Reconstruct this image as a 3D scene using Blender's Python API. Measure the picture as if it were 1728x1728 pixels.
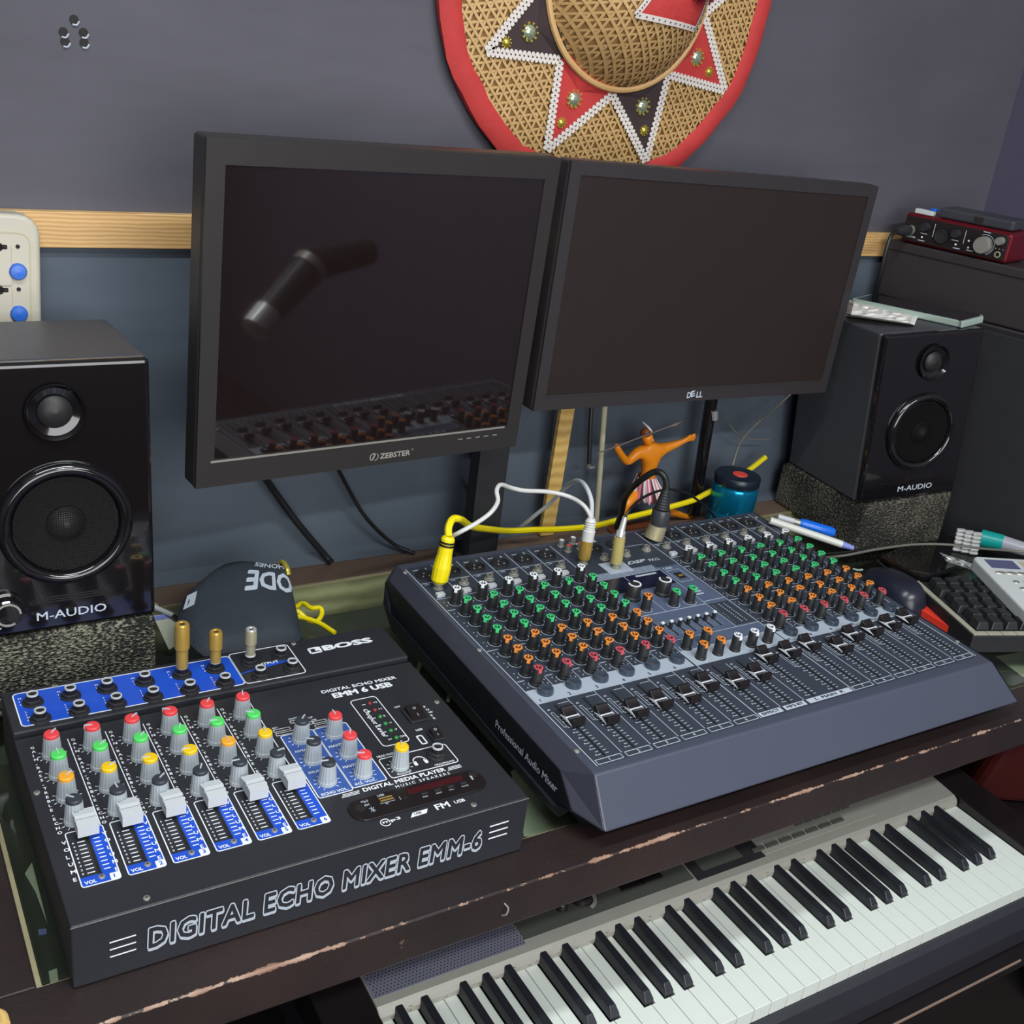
import bpy, bmesh, math, random
from mathutils import Vector, Matrix, Euler
random.seed(7)
for o in list(bpy.data.objects): bpy.data.objects.remove(o)
sc = bpy.context.scene
COL = sc.collection
D2R = math.pi/180

# ------------------------------------------------------------------ camera
FPX = 1878.25
RC = ((0.85300, 0.11001, -0.51010), (-0.50822, 0.39713, -0.76423), (0.11850, 0.91110, 0.39465))
CAMP = Vector((0, 0, 0.6579))
cam = bpy.data.objects.new('camera', bpy.data.cameras.new('camera')); COL.objects.link(cam)
r0, r1, r2 = [Vector(r) for r in RC]
r0.normalize(); r1 = (r1-r0*r1.dot(r0)).normalized(); r2 = r0.cross(r1)
RW = Matrix((r0, r1, r2))
cam.matrix_world = Matrix.Translation(CAMP) @ RW.to_4x4()
cam.data.sensor_width = 36; cam.data.lens = FPX/1728*36; cam.data.clip_start = 0.02
sc.camera = cam
def _ray(u, v): return RW @ Vector(((u-864)/FPX, -(v-864)/FPX, -1))
def atY(u, v, y):
    r = _ray(u, v); return CAMP + r*((y-CAMP.y)/r.y)
def atZ(u, v, z):
    r = _ray(u, v); return CAMP + r*((z-CAMP.z)/r.z)

# ------------------------------------------------------------------ world, lights, exposure
w = bpy.data.worlds.new('world'); sc.world = w; w.use_nodes = True
bg = w.node_tree.nodes['Background']; bg.inputs[0].default_value = (0.86, 0.93, 1.0, 1); bg.inputs[1].default_value = 0.25
sc.view_settings.view_transform = 'Standard'; sc.view_settings.look = 'None'
sc.view_settings.gamma = 1; sc.view_settings.use_curve_mapping = False
sc.view_settings.exposure = 0.28
sc.cycles.use_denoising = True
sc.cycles.max_bounces = 8; sc.cycles.transparent_max_bounces = 12
CEIL = 1.75
def area(name, loc, rot, sx, sy, power, col):
    l = bpy.data.lights.new(name, 'AREA'); l.shape = 'RECTANGLE'; l.size = sx; l.size_y = sy; l.energy = power; l.color = col
    o = bpy.data.objects.new(name, l); COL.objects.link(o); o.location = loc; o.rotation_euler = rot
    return o
area('tube_lamp_light', (0.1, 0.30, CEIL-0.07), (0, 0, 0), 1.2, 0.10, 14, (0.90, 0.97, 1.0))
area('second_tube_lamp_light', (0.9, -0.75, CEIL-0.07), (0.0, 0, 0), 1.2, 0.10, 26, (0.93, 0.98, 1.0))
area('front_fill_light', (0.1, -1.55, 0.75), (90*D2R, 0, 0), 1.9, 1.3, 36, (0.97, 0.98, 1.0))  # unseen fill added behind the camera for frontal light, not a real window

# ------------------------------------------------------------------ materials
def lin(h):
    if isinstance(h, str):
        h = h.lstrip('#'); c = [int(h[i:i+2], 16)/255 for i in (0, 2, 4)]
    else: c = [x/255 for x in h]
    return [x/12.92 if x <= 0.04045 else ((x+0.055)/1.055)**2.4 for x in c]
def _mk(name):
    m = bpy.data.materials.new(name); m.use_nodes = True
    return m, m.node_tree.nodes, m.node_tree.links, m.node_tree.nodes['Principled BSDF']
def mat(name, col, rough=0.5, metal=0, var=0.12, scale=40, bump=0.0, bscale=None, spec=0.5, coat=0, emit=0, stretch=None, alpha=1, trans=0):
    m, N, L, P = _mk(name)
    c = lin(col)
    tc = N.new('ShaderNodeTexCoord'); mp = N.new('ShaderNodeMapping'); L.new(tc.outputs['Object'], mp.inputs[0])
    if stretch: mp.inputs['Scale'].default_value = stretch
    nz = N.new('ShaderNodeTexNoise'); nz.inputs['Scale'].default_value = scale; nz.inputs['Detail'].default_value = 3
    L.new(mp.outputs[0], nz.inputs['Vector'])
    mx = N.new('ShaderNodeMix'); mx.data_type = 'RGBA'
    mx.inputs[6].default_value = [x*(1-var) for x in c]+[1]; mx.inputs[7].default_value = [min(1, x*(1+var)) for x in c]+[1]
    L.new(nz.outputs['Fac'], mx.inputs[0]); L.new(mx.outputs[2], P.inputs['Base Color'])
    P.inputs['Roughness'].default_value = rough; P.inputs['Metallic'].default_value = metal
    P.inputs['Specular IOR Level'].default_value = spec; P.inputs['Coat Weight'].default_value = coat
    P.inputs['Alpha'].default_value = alpha; P.inputs['Transmission Weight'].default_value = trans
    if emit:
        P.inputs['Emission Color'].default_value = c+[1]; P.inputs['Emission Strength'].default_value = emit
    if bump:
        n2 = N.new('ShaderNodeTexNoise'); n2.inputs['Scale'].default_value = bscale or scale*2; n2.inputs['Detail'].default_value = 4
        L.new(mp.outputs[0], n2.inputs['Vector'])
        b = N.new('ShaderNodeBump'); b.inputs['Strength'].default_value = bump; b.inputs['Distance'].default_value = 0.003
        L.new(n2.outputs['Fac'], b.inputs['Height']); L.new(b.outputs[0], P.inputs['Normal'])
    return m
def wood(name, c1, c2, scale, stretch, rough=0.5, dist=2.0):
    m, N, L, P = _mk(name)
    tc = N.new('ShaderNodeTexCoord'); mp = N.new('ShaderNodeMapping'); mp.inputs['Scale'].default_value = stretch
    L.new(tc.outputs['Object'], mp.inputs[0])
    wv = N.new('ShaderNodeTexWave'); wv.bands_direction = 'Z'; wv.inputs['Scale'].default_value = scale; wv.inputs['Distortion'].default_value = dist
    wv.inputs['Detail'].default_value = 3; wv.inputs['Detail Scale'].default_value = 1.5
    L.new(mp.outputs[0], wv.inputs['Vector'])
    r = N.new('ShaderNodeValToRGB'); r.color_ramp.elements[0].color = lin(c1)+[1]; r.color_ramp.elements[1].color = lin(c2)+[1]
    L.new(wv.outputs['Fac'], r.inputs[0]); L.new(r.outputs[0], P.inputs['Base Color']); P.inputs['Roughness'].default_value = rough
    return m
def cloth_wall(name, top, low, zsplit):
    m, N, L, P = _mk(name)
    tc = N.new('ShaderNodeTexCoord')
    sep = N.new('ShaderNodeSeparateXYZ'); L.new(tc.outputs['Object'], sep.inputs[0])
    gt = N.new('ShaderNodeMath'); gt.operation = 'GREATER_THAN'; gt.inputs[1].default_value = zsplit; L.new(sep.outputs[2], gt.inputs[0])
    nz = N.new('ShaderNodeTexNoise'); nz.inputs['Scale'].default_value = 5; nz.inputs['Detail'].default_value = 4; L.new(tc.outputs['Object'], nz.inputs['Vector'])
    mx = N.new('ShaderNodeMix'); mx.data_type = 'RGBA'; mx.inputs[6].default_value = lin(low)+[1]; mx.inputs[7].default_value = lin(top)+[1]
    L.new(gt.outputs[0], mx.inputs[0])
    m2 = N.new('ShaderNodeMix'); m2.data_type = 'RGBA'; m2.blend_type = 'MULTIPLY'; m2.inputs[0].default_value = 0.35
    L.new(mx.outputs[2], m2.inputs[6]); L.new(nz.outputs['Fac'], m2.inputs[7]); L.new(m2.outputs[2], P.inputs['Base Color'])
    P.inputs['Roughness'].default_value = 0.62; P.inputs['Specular IOR Level'].default_value = 0.25
    mp = N.new('ShaderNodeMapping'); mp.inputs['Scale'].default_value = (1.5, 1, 5); L.new(tc.outputs['Object'], mp.inputs[0])
    n2 = N.new('ShaderNodeTexNoise'); n2.inputs['Scale'].default_value = 2.2; n2.inputs['Detail'].default_value = 2; L.new(mp.outputs[0], n2.inputs['Vector'])
    b = N.new('ShaderNodeBump'); b.inputs['Strength'].default_value = 0.35; b.inputs['Distance'].default_value = 0.02
    L.new(n2.outputs['Fac'], b.inputs['Height'])
    n3 = N.new('ShaderNodeTexNoise'); n3.inputs['Scale'].default_value = 900; L.new(tc.outputs['Object'], n3.inputs['Vector'])
    b2 = N.new('ShaderNodeBump'); b2.inputs['Strength'].default_value = 0.1; b2.inputs['Distance'].default_value = 0.001
    L.new(n3.outputs['Fac'], b2.inputs['Height']); L.new(b.outputs[0], b2.inputs['Normal']); L.new(b2.outputs[0], P.inputs['Normal'])
    return m
def worn_desk(name):
    # dark varnish, scuffed; along the top front edge the varnish has chipped to bare wood
    m, N, L, P = _mk(name)
    tc = N.new('ShaderNodeTexCoord'); geo = N.new('ShaderNodeNewGeometry')
    sep = N.new('ShaderNodeSeparateXYZ'); L.new(geo.outputs['Position'], sep.inputs[0])
    nz = N.new('ShaderNodeTexNoise'); nz.inputs['Scale'].default_value = 40; nz.inputs['Detail'].default_value = 8; nz.inputs['Roughness'].default_value = 0.75
    L.new(geo.outputs['Position'], nz.inputs['Vector'])
    nb = N.new('ShaderNodeTexNoise'); nb.inputs['Scale'].default_value = 6; nb.inputs['Detail'].default_value = 5
    L.new(geo.outputs['Position'], nb.inputs['Vector'])
    def math_(op, a, b=None):
        n = N.new('ShaderNodeMath'); n.operation = op
        for i, x in enumerate((a, b)):
            if x is None: continue
            if isinstance(x, (int, float)): n.inputs[i].default_value = x
            else: L.new(x, n.inputs[i])
        return n.outputs[0]
    dy = math_('ABSOLUTE', math_('SUBTRACT', sep.outputs[1], 0.5900))
    dz = math_('ABSOLUTE', sep.outputs[2])
    d = math_('ADD', dy, dz)
    width = math_('MULTIPLY', math_('POWER', nb.outputs['Fac'], 3.0), 0.013)
    wd = math_('ADD', width, math_('MULTIPLY', math_('SUBTRACT', nz.outputs['Fac'], 0.5), 0.016))
    edge = math_('LESS_THAN', d, wd)
    spk = math_('GREATER_THAN', nz.outputs['Fac'], 0.685)
    ed2 = math_('MAXIMUM', edge, math_('MULTIPLY', spk, 0.35))
    base = N.new('ShaderNodeMix'); base.data_type = 'RGBA'; base.inputs[6].default_value = lin('#1f1a1a')+[1]; base.inputs[7].default_value = lin('#43312e')+[1]
    L.new(math_('POWER', nb.outputs['Fac'], 1.6), base.inputs[0])
    bare = N.new('ShaderNodeMix'); bare.data_type = 'RGBA'; bare.inputs[6].default_value = lin('#6e3a26')+[1]; bare.inputs[7].default_value = lin('#c4ab94')+[1]
    n4 = N.new('ShaderNodeTexNoise'); n4.inputs['Scale'].default_value = 45; L.new(geo.outputs['Position'], n4.inputs['Vector'])
    L.new(n4.outputs['Fac'], bare.inputs[0])
    mx = N.new('ShaderNodeMix'); mx.data_type = 'RGBA'; L.new(ed2, mx.inputs[0]); L.new(base.outputs[2], mx.inputs[6]); L.new(bare.outputs[2], mx.inputs[7])
    L.new(mx.outputs[2], P.inputs['Base Color']); P.inputs['Roughness'].default_value = 0.38
    b = N.new('ShaderNodeBump'); b.inputs['Strength'].default_value = 0.5; b.inputs['Distance'].default_value = 0.002
    L.new(nz.outputs['Fac'], b.inputs['Height']); L.new(b.outputs[0], P.inputs['Normal'])
    return m
def glass(name, tint=(0.93, 0.97, 0.92), rough=0.03, ior=1.5):
    m = bpy.data.materials.new(name); m.use_nodes = True; N, L = m.node_tree.nodes, m.node_tree.links; N.clear()
    out = N.new('ShaderNodeOutputMaterial'); mix = N.new('ShaderNodeMixShader'); t = N.new('ShaderNodeBsdfTransparent'); g = N.new('ShaderNodeBsdfGlossy')
    f = N.new('ShaderNodeFresnel'); f.inputs[0].default_value = ior; ge = N.new('ShaderNodeNewGeometry'); sb = N.new('ShaderNodeMath'); sb.operation = 'SUBTRACT'; sb.inputs[0].default_value = 1; L.new(ge.outputs['Backfacing'], sb.inputs[1]); ml = N.new('ShaderNodeMath'); ml.operation = 'MULTIPLY'; L.new(f.outputs[0], ml.inputs[0]); L.new(sb.outputs[0], ml.inputs[1]); t.inputs[0].default_value = tint+(1,); g.inputs['Roughness'].default_value = rough
    nz = N.new('ShaderNodeTexNoise'); nz.inputs['Scale'].default_value = 12
    mr = N.new('ShaderNodeMapRange'); mr.inputs[3].default_value = rough; mr.inputs[4].default_value = rough+0.06
    L.new(nz.outputs['Fac'], mr.inputs[0]); L.new(mr.outputs[0], g.inputs['Roughness'])
    L.new(ml.outputs[0], mix.inputs[0]); L.new(t.outputs[0], mix.inputs[1]); L.new(g.outputs[0], mix.inputs[2]); L.new(mix.outputs[0], out.inputs[0])
    return m
def foam(name, dark, light, scale, thr):
    m, N, L, P = _mk(name)
    tc = N.new('ShaderNodeTexCoord'); mp = N.new('ShaderNodeMapping'); mp.inputs['Scale'].default_value = (1, 1, 1.7); L.new(tc.outputs['Object'], mp.inputs[0])
    v = N.new('ShaderNodeTexVoronoi'); v.inputs['Scale'].default_value = scale; L.new(mp.outputs[0], v.inputs['Vector'])
    nz = N.new('ShaderNodeTexNoise'); nz.inputs['Scale'].default_value = scale*0.7; nz.inputs['Detail'].default_value = 6; L.new(mp.outputs[0], nz.inputs['Vector'])
    big = N.new('ShaderNodeTexNoise'); big.inputs['Scale'].default_value = 14; L.new(tc.outputs['Object'], big.inputs['Vector'])
    add = N.new('ShaderNodeMath'); add.operation = 'MULTIPLY_ADD'; add.inputs[1].default_value = 0.55; L.new(big.outputs['Fac'], add.inputs[0]); L.new(nz.outputs['Fac'], add.inputs[2])
    r = N.new('ShaderNodeValToRGB'); r.color_ramp.elements[0].position = thr; r.color_ramp.elements[0].color = lin(dark)+[1]
    r.color_ramp.elements[1].position = thr+0.16; r.color_ramp.elements[1].color = lin(light)+[1]
    L.new(add.outputs[0], r.inputs[0]); L.new(r.outputs[0], P.inputs['Base Color']); P.inputs['Roughness'].default_value = 0.75
    b = N.new('ShaderNodeBump'); b.inputs['Strength'].default_value = 1.0; b.inputs['Distance'].default_value = 0.004
    L.new(v.outputs['Distance'], b.inputs['Height']); L.new(b.outputs[0], P.inputs['Normal'])
    return m

M = {}
M['wall'] = cloth_wall('navy_cloth', '#615f68', '#5c6672', 0.405)
M['wallr'] = mat('purple_grey_paint', '#5c586b', 0.6, var=0.08, scale=6)
M['floor'] = mat('floor_tile', '#2c2826', 0.4, var=0.2, scale=8)
M['ceil'] = mat('ceiling_paint', '#d8d8d4', 0.8, var=0.03, scale=5)
M['brownwall'] = mat('brown_wall', '#54403a', 0.6, var=0.15, scale=4)
M['pine'] = wood('pine', '#c99a5e', '#e0b87e', 30, (0.6, 1, 2.4), 0.45, 3.0)
M['desk'] = worn_desk('worn_dark_varnish')
M['rail'] = wood('brown_rail', '#6e5a4c', '#8c7566', 12, (1, 1, 1), 0.5)
M['bare'] = wood('bare_wood', '#8d8464', '#bcb48e', 14, (1, 1, 1), 0.5)
M['under'] = mat('olive_board', '#454640', 0.45, var=0.35, scale=9)
M['glass'] = glass('desk_glass')
M['paper'] = mat('paper', '#c3c8b4', 0.7, var=0.06, scale=20)
M['blk'] = mat('black_plastic', '#2b2b2e', 0.45, var=0.15)
M['blkm'] = mat('black_matt', '#232326', 0.6, var=0.15)
M['gloss'] = mat('gloss_black', '#121012', 0.12, var=0.1, coat=0.6)
M['satin'] = mat('satin_black', '#1d191a', 0.3, var=0.15)
M['vinyl'] = mat('black_vinyl', '#48484c', 0.42, var=0.1, bump=0.15, bscale=700)
M['cone'] = mat('cone', '#1f1d1d', 0.5, var=0.1)
M['mesh'] = mat('mesh_black', '#161414', 0.35, metal=0.5, var=0.1)
M['white'] = mat('white_print', '#eef1f4', 0.5, var=0.02)
M['grey'] = mat('grey_print', '#b9c2cc', 0.5, var=0.04)
M['foamL'] = foam('speckled_foam', '#23241f', '#96957f', 340, 0.73)
M['foamR'] = foam('grey_foam', '#262520', '#6f6a5b', 300, 0.73)
M['boss'] = mat('boss_black_powdercoat', '#292a2f', 0.42, var=0.10, scale=25, bump=0.08, bscale=900)
M['blue'] = mat('blue_print', '#1f52c8', 0.4, var=0.06)
M['blue2'] = mat('slate_blue_print', '#3a5aa0', 0.4, var=0.06)
M['knobgrey'] = mat('knob_grey', '#a9b1b5', 0.4, var=0.04)
M['sliderg'] = mat('slider_grey', '#c2c6c8', 0.4, var=0.04)
for k, h in dict(red='#e8474a', green='#57d665', yellow='#f3c61c', amber='#f0a832', dkcap='#34383f', lgreen='#46cf7f', orange='#f0923c', pink='#cf5660').items():
    M[k] = mat(k+'_cap', h, 0.45, var=0.05)
M['chrome'] = mat('chrome', '#e2e2e0', 0.25, metal=0.6, var=0.05)
M['steel'] = mat('steel', '#b4b2a8', 0.38, metal=0.6, var=0.1)
M['nickel'] = mat('nickel', '#bdb596', 0.35, metal=0.5, var=0.06)
M['brass'] = mat('brass', '#d6b058', 0.32, metal=0.6, var=0.06)
M['mixpanel'] = mat('mixer_panel', '#353b46', 0.5, var=0.07, scale=30)
M['mixbody'] = mat('mixer_body', '#33353f', 0.42, var=0.06, scale=12, bump=0.06, bscale=800)
M['mixfront'] = mat('mixer_front', '#454957', 0.36, var=0.05, scale=12, bump=0.06, bscale=900)
M['mixside'] = mat('mixer_side', '#1e1f27', 0.45, var=0.1)
M['ltgrey'] = mat('pale_blue_grey_print', '#a7b2be', 0.5, var=0.03)
M['slate'] = mat('slate_print', '#56627a', 0.5, var=0.04)
M['mousem'] = mat('mouse_shell', '#242633', 0.28, var=0.1)
M['navy'] = mat('navy_display', '#1d2036', 0.2, var=0.1)
M['mute'] = mat('smoke_button', '#3b4552', 0.18, var=0.1, coat=0.5)
M['screenL'] = mat('gloss_screen', '#1c1413', 0.04, var=0.1, coat=1.0, spec=0.6)
M['screenR'] = mat('matt_screen', '#2c2422', 0.36, var=0.05, spec=0.35)
M['bezel'] = mat('bezel', '#2e2b2a', 0.4, var=0.08)
M['bezelR'] = mat('bezel_satin', '#332f30', 0.38, var=0.08)
M['silver'] = mat('silver_plastic', '#a6a49a', 0.42, metal=0.25, var=0.06, scale=60)
M['silver2'] = mat('silver_grille', '#77788a', 0.45, metal=0.25, var=0.06)
M['wkey'] = mat('ivory_white', '#dde3da', 0.3, var=0.03)
M['bkey'] = mat('key_black', '#24262c', 0.38, var=0.1)
M['dkgrn'] = mat('dark_grey_panel', '#4d4f49', 0.4, metal=0.1, var=0.08)
M['red_cloth'] = mat('red_cloth', '#c03836', 0.75, var=0.18, scale=30, bump=0.3, bscale=60)
M['brown_cloth'] = mat('dark_brown_cloth', '#3d2f30', 0.85, var=0.15)
M['cane'] = mat('cane', '#c9a46c', 0.5, var=0.12, scale=60)
M['canering'] = mat('cane_ring', '#d2aa70', 0.45, var=0.1)
M['canedark'] = mat('cane_backing', '#a37c49', 0.7, var=0.3, scale=70)
M['lace'] = mat('lace_white', '#dcd3cb', 0.8, var=0.06, scale=200)
M['gold'] = mat('gold_sequin', '#cdbb52', 0.25, metal=0.6, var=0.5, scale=300)
M['irid'] = mat('iridescent_gem', '#b9c6a8', 0.15, metal=0.6, var=0.5, scale=350)
M['pom'] = mat('pink_wool', '#d4335f', 0.95, var=0.3, scale=100)
M['cream'] = mat('cream_plastic', '#c2bcaa', 0.38, var=0.05, scale=15)
M['creamd'] = mat('cream_plastic_dark', '#bdb597', 0.4, var=0.06)
M['bluebtn'] = mat('blue_button', '#2f6cd0', 0.3, var=0.05)
M['hole'] = mat('socket_hole', '#1a1714', 0.7)
M['skin'] = mat('painted_skin', '#e88a1c', 0.32, var=0.15, scale=80)
M['skirt'] = mat('striped_skirt', '#dcb4b4', 0.5, var=0.3, scale=200, stretch=(1, 1, 0.1))
M['spear'] = mat('grey_paint', '#6f6660', 0.4, var=0.1)
M['hair'] = mat('brown_hair', '#7a3f1c', 0.5, var=0.2)
M['cyan'] = mat('metallic_blue', '#1490bd', 0.2, metal=0.7, var=0.1)
M['tin'] = mat('dark_blue_lid', '#15202c', 0.3, var=0.1)
M['redlab'] = mat('red_label', '#e0493e', 0.4, var=0.1)
M['yel'] = mat('yellow_rubber', '#f2dd12', 0.35, var=0.05)
M['wcab'] = mat('white_cable', '#cfcfca', 0.4, var=0.03)
M['gcab'] = mat('grey_cable', '#6d6a62', 0.45, var=0.06)
M['bcab'] = mat('black_cable', '#1b1b1d', 0.42, var=0.1)
M['clear'] = mat('amber_clear_plastic', '#b7a86a', 0.2, var=0.1)
M['pouch'] = mat('pouch_fabric', '#2a3139', 0.75, var=0.12, scale=50, bump=0.2, bscale=300)
M['penw'] = mat('pen_white', '#cfd0c6', 0.3, var=0.03)
M['penb'] = mat('pen_blue', '#1669d8', 0.25, var=0.05)
M['lav'] = mat('lavender_cap', '#7f88c9', 0.3, var=0.05)
M['teal'] = mat('teal_plastic', '#159a94', 0.3, var=0.15, scale=30)
M['clearw'] = mat('frosted_plastic', '#a9aab2', 0.3, var=0.08)
M['ctrl'] = mat('controller_white', '#cdd2d0', 0.4, var=0.03)
M['lcd'] = mat('lcd_grey', '#5d6080', 0.2, var=0.06)
M['keytan'] = mat('tan_key_plate', '#a9a794', 0.4, var=0.12, scale=30)
M['keycap'] = mat('keycap_black', '#292a2b', 0.42, var=0.15)
M['redbox'] = mat('red_metal', '#7a1825', 0.3, metal=0.5, var=0.1)
M['iface'] = mat('interface_face', '#241e1e', 0.4, var=0.1)
M['hdd'] = mat('drive_shell', '#3b3d42', 0.35, var=0.1)
M['phone'] = mat('phone_rim', '#b9cdc0', 0.3, metal=0.3, var=0.05)
M['phglass'] = mat('phone_glass', '#15151c', 0.06, var=0.05, coat=1)
M['boxdark'] = mat('box_charcoal', '#332e30', 0.5, var=0.1)
M['tissue'] = mat('tissue', '#ebe9e2', 0.8, var=0.05, scale=60, bump=0.12, bscale=80)
M['stickw'] = wood('pale_strip', '#c39d55', '#dcb96f', 20, (3, 3, 1), 0.5)
M['polec'] = mat('cream_pole', '#bdb89a', 0.4, var=0.05)
M['redplastic'] = mat('red_plastic', '#f0402f', 0.35, var=0.05)
M['maroon'] = mat('maroon_vinyl', '#4a1512', 0.5, var=0.15)
M['led_g'] = mat('green_led', '#2e8a3c', 0.3, var=0.1)
M['led_r'] = mat('red_led', '#8a2b30', 0.3, var=0.1)
M['dispred'] = mat('red_display', '#43171c', 0.25, var=0.2, scale=200)

# ------------------------------------------------------------------ mesh builder
def rotm(yaw=0, pitch=0, roll=0):
    return (Matrix.Rotation(yaw, 4, 'Z') @ Matrix.Rotation(pitch, 4, 'X') @ Matrix.Rotation(roll, 4, 'Y'))
def T(x, y, z): return Matrix.Translation((x, y, z))
_tc = {}
def text_geo(s, bold=0.0, spacing=1.0, shear=0.0):
    key = (s, bold, spacing, shear)
    if key in _tc: return _tc[key]
    cu = bpy.data.curves.new('t', 'FONT'); cu.body = s; cu.size = 1; cu.extrude = 0.0; cu.resolution_u = 2
    cu.space_character = spacing; cu.shear = shear
    o = bpy.data.objects.new('t', cu); COL.objects.link(o)
    bpy.context.view_layer.update()
    me = bpy.data.meshes.new_from_object(o.evaluated_get(bpy.context.evaluated_depsgraph_get()))
    vs = [v.co.copy() for v in me.vertices]; fs = [tuple(p.vertices) for p in me.polygons]
    bpy.data.objects.remove(o); bpy.data.curves.remove(cu); bpy.data.meshes.remove(me)
    if bold > 0 and vs:      # heavier strokes: the same letters laid over themselves, a little apart
        k_ = 12 if bold >= 0.05 else (6 if bold >= 0.025 else 4); b0 = list(vs); f0 = list(fs); n0 = len(b0)
        for j in range(k_):
            a = 2*math.pi*(j+.5)/k_; vs += [v+Vector((bold*math.cos(a), bold*math.sin(a), (j+1)*1.2e-5)) for v in b0]; fs += [tuple(i+n0*(j+1) for i in f) for f in f0]
    if vs:
        x0 = min(v.x for v in vs); x1 = max(v.x for v in vs); y0 = min(v.y for v in vs); y1 = max(v.y for v in vs)
    else: x0 = x1 = y0 = y1 = 0
    _tc[key] = (vs, fs, x0, x1, y0, y1); return _tc[key]

class MB:
    def __init__(s, M0=None): s.v = []; s.f = []; s.m = []; s.mats = []; s.M = M0 or Matrix(); s.cur = 0; s.sm = []
    def use(s, m):
        if m not in s.mats: s.mats.append(m)
        s.cur = s.mats.index(m); return s
    def add(s, vs, fs, smooth=False, M2=None):
        MM = s.M @ M2 if M2 is not None else s.M
        b = len(s.v); s.v += [MM @ Vector(v) for v in vs]; s.f += [tuple(b+i for i in f) for f in fs]; s.m += [s.cur]*len(fs); s.sm += [smooth]*len(fs); return s
    def box(s, x0, x1, y0, y1, z0, z1, M2=None):
        v = [(x, y, z) for z in (z0, z1) for y in (y0, y1) for x in (x0, x1)]
        return s.add(v, [(0, 2, 3, 1), (4, 5, 7, 6), (0, 1, 5, 4), (2, 6, 7, 3), (0, 4, 6, 2), (1, 3, 7, 5)], M2=M2)
    def lathe(s, prof, seg=24, M2=None, smooth=True, close=False):
        vs = []; fs = []; n = len(prof)
        for k in range(seg):
            a = 2*math.pi*k/seg
            for r, z in prof: vs.append((r*math.cos(a), r*math.sin(a), z))
        for k in range(seg):
            k2 = (k+1) % seg
            for i in range(n-1): fs.append((k*n+i, k2*n+i, k2*n+i+1, k*n+i+1))
        if not close:
            if prof[0][0] > 1e-6: fs.append(tuple(k*n for k in range(seg))[::-1])
            if prof[-1][0] > 1e-6: fs.append(tuple(k*n+n-1 for k in range(seg)))
        return s.add(vs, fs, smooth, M2)
    def cyl(s, p0, p1, r0, r1=None, seg=12, smooth=True):
        r1 = r0 if r1 is None else r1; p0 = Vector(p0); p1 = Vector(p1); d = (p1-p0); L = d.length
        q = d.to_track_quat('Z', 'Y').to_matrix().to_4x4()
        return s.lathe([(r0, 0), (r1, L)], seg, Matrix.Translation(p0) @ q, smooth)
    def prism(s, pts, z0, z1, M2=None):
        n = len(pts); v = [(x, y, z0) for x, y in pts]+[(x, y, z1) for x, y in pts]
        a = sum(pts[i][0]*pts[(i+1) % n][1]-pts[(i+1) % n][0]*pts[i][1] for i in range(n))
        f = [tuple(range(n-1, -1, -1)), tuple(range(n, 2*n))]+[(i, (i+1) % n, n+(i+1) % n, n+i) for i in range(n)]
        if a < 0: f = [t[::-1] for t in f]
        return s.add(v, f, M2=M2)
    def line(s, x0, y0, x1, y1, w, z0, z1, M2=None):
        d = Vector((x1-x0, y1-y0)); d.normalize(); n = Vector((-d.y, d.x))*w/2
        return s.prism([(x0-n.x, y0-n.y), (x1-n.x, y1-n.y), (x1+n.x, y1+n.y), (x0+n.x, y0+n.y)], z0, z1, M2)
    def frame(s, x0, x1, y0, y1, w, z0, z1, r=0.0, M2=None):
        if r <= 0:
            pts = [(x0, y0), (x1, y0), (x1, y1), (x0, y1)]
        else:
            pts = []
            for cx, cy, a0 in ((x0+r, y0+r, 180), (x1-r, y0+r, 270), (x1-r, y1-r, 0), (x0+r, y1-r, 90)):
                for k in range(4): a = (a0+30*k)*D2R; pts.append((cx+r*math.cos(a), cy+r*math.sin(a)))
        for i in range(len(pts)):
            a, b = pts[i], pts[(i+1) % len(pts)]; s.line(a[0], a[1], b[0], b[1], w, z0, z1, M2)
        return s
    def rrect(s, x0, x1, y0, y1, r, z0, z1, M2=None):
        pts = []
        for cx, cy, a0 in ((x0+r, y0+r, 180), (x1-r, y0+r, 270), (x1-r, y1-r, 0), (x0+r, y1-r, 90)):
            for k in range(5): a = (a0+22.5*k)*D2R; pts.append((cx+r*math.cos(a), cy+r*math.sin(a)))
        return s.prism(pts, z0, z1, M2)
    def arc(s, cx, cy, r, a0, a1, w, z0, z1, n=14, M2=None):
        p = [(cx+r*math.cos((a0+(a1-a0)*k/n)*D2R), cy+r*math.sin((a0+(a1-a0)*k/n)*D2R)) for k in range(n+1)]
        for i in range(n): s.line(*p[i], *p[i+1], w, z0, z1, M2)
        return s
    def text(s, t, x, y, z, h, width=None, align='l', bold=0.0, spacing=1.0, shear=0.0, ang=0, M2=None, stackw=None):
        vs, fs, x0, x1, y0, y1 = text_geo(t, bold, spacing, shear)
        if not vs: return s
        sy = h/(y1-y0) if y1 > y0 else h; sx = (width/(x1-x0)) if width else sy
        W = (x1-x0)*sx; ox = {'l': 0, 'c': -W/2, 'r': -W}[align]
        MM = T(x, y, z) @ Matrix.Rotation(ang*D2R, 4, 'Z')
        if M2 is not None: MM = M2 @ MM
        return s.add([((v.x-x0)*sx+ox, (v.y-y0)*sy, v.z) for v in vs], fs, False, MM)
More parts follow.
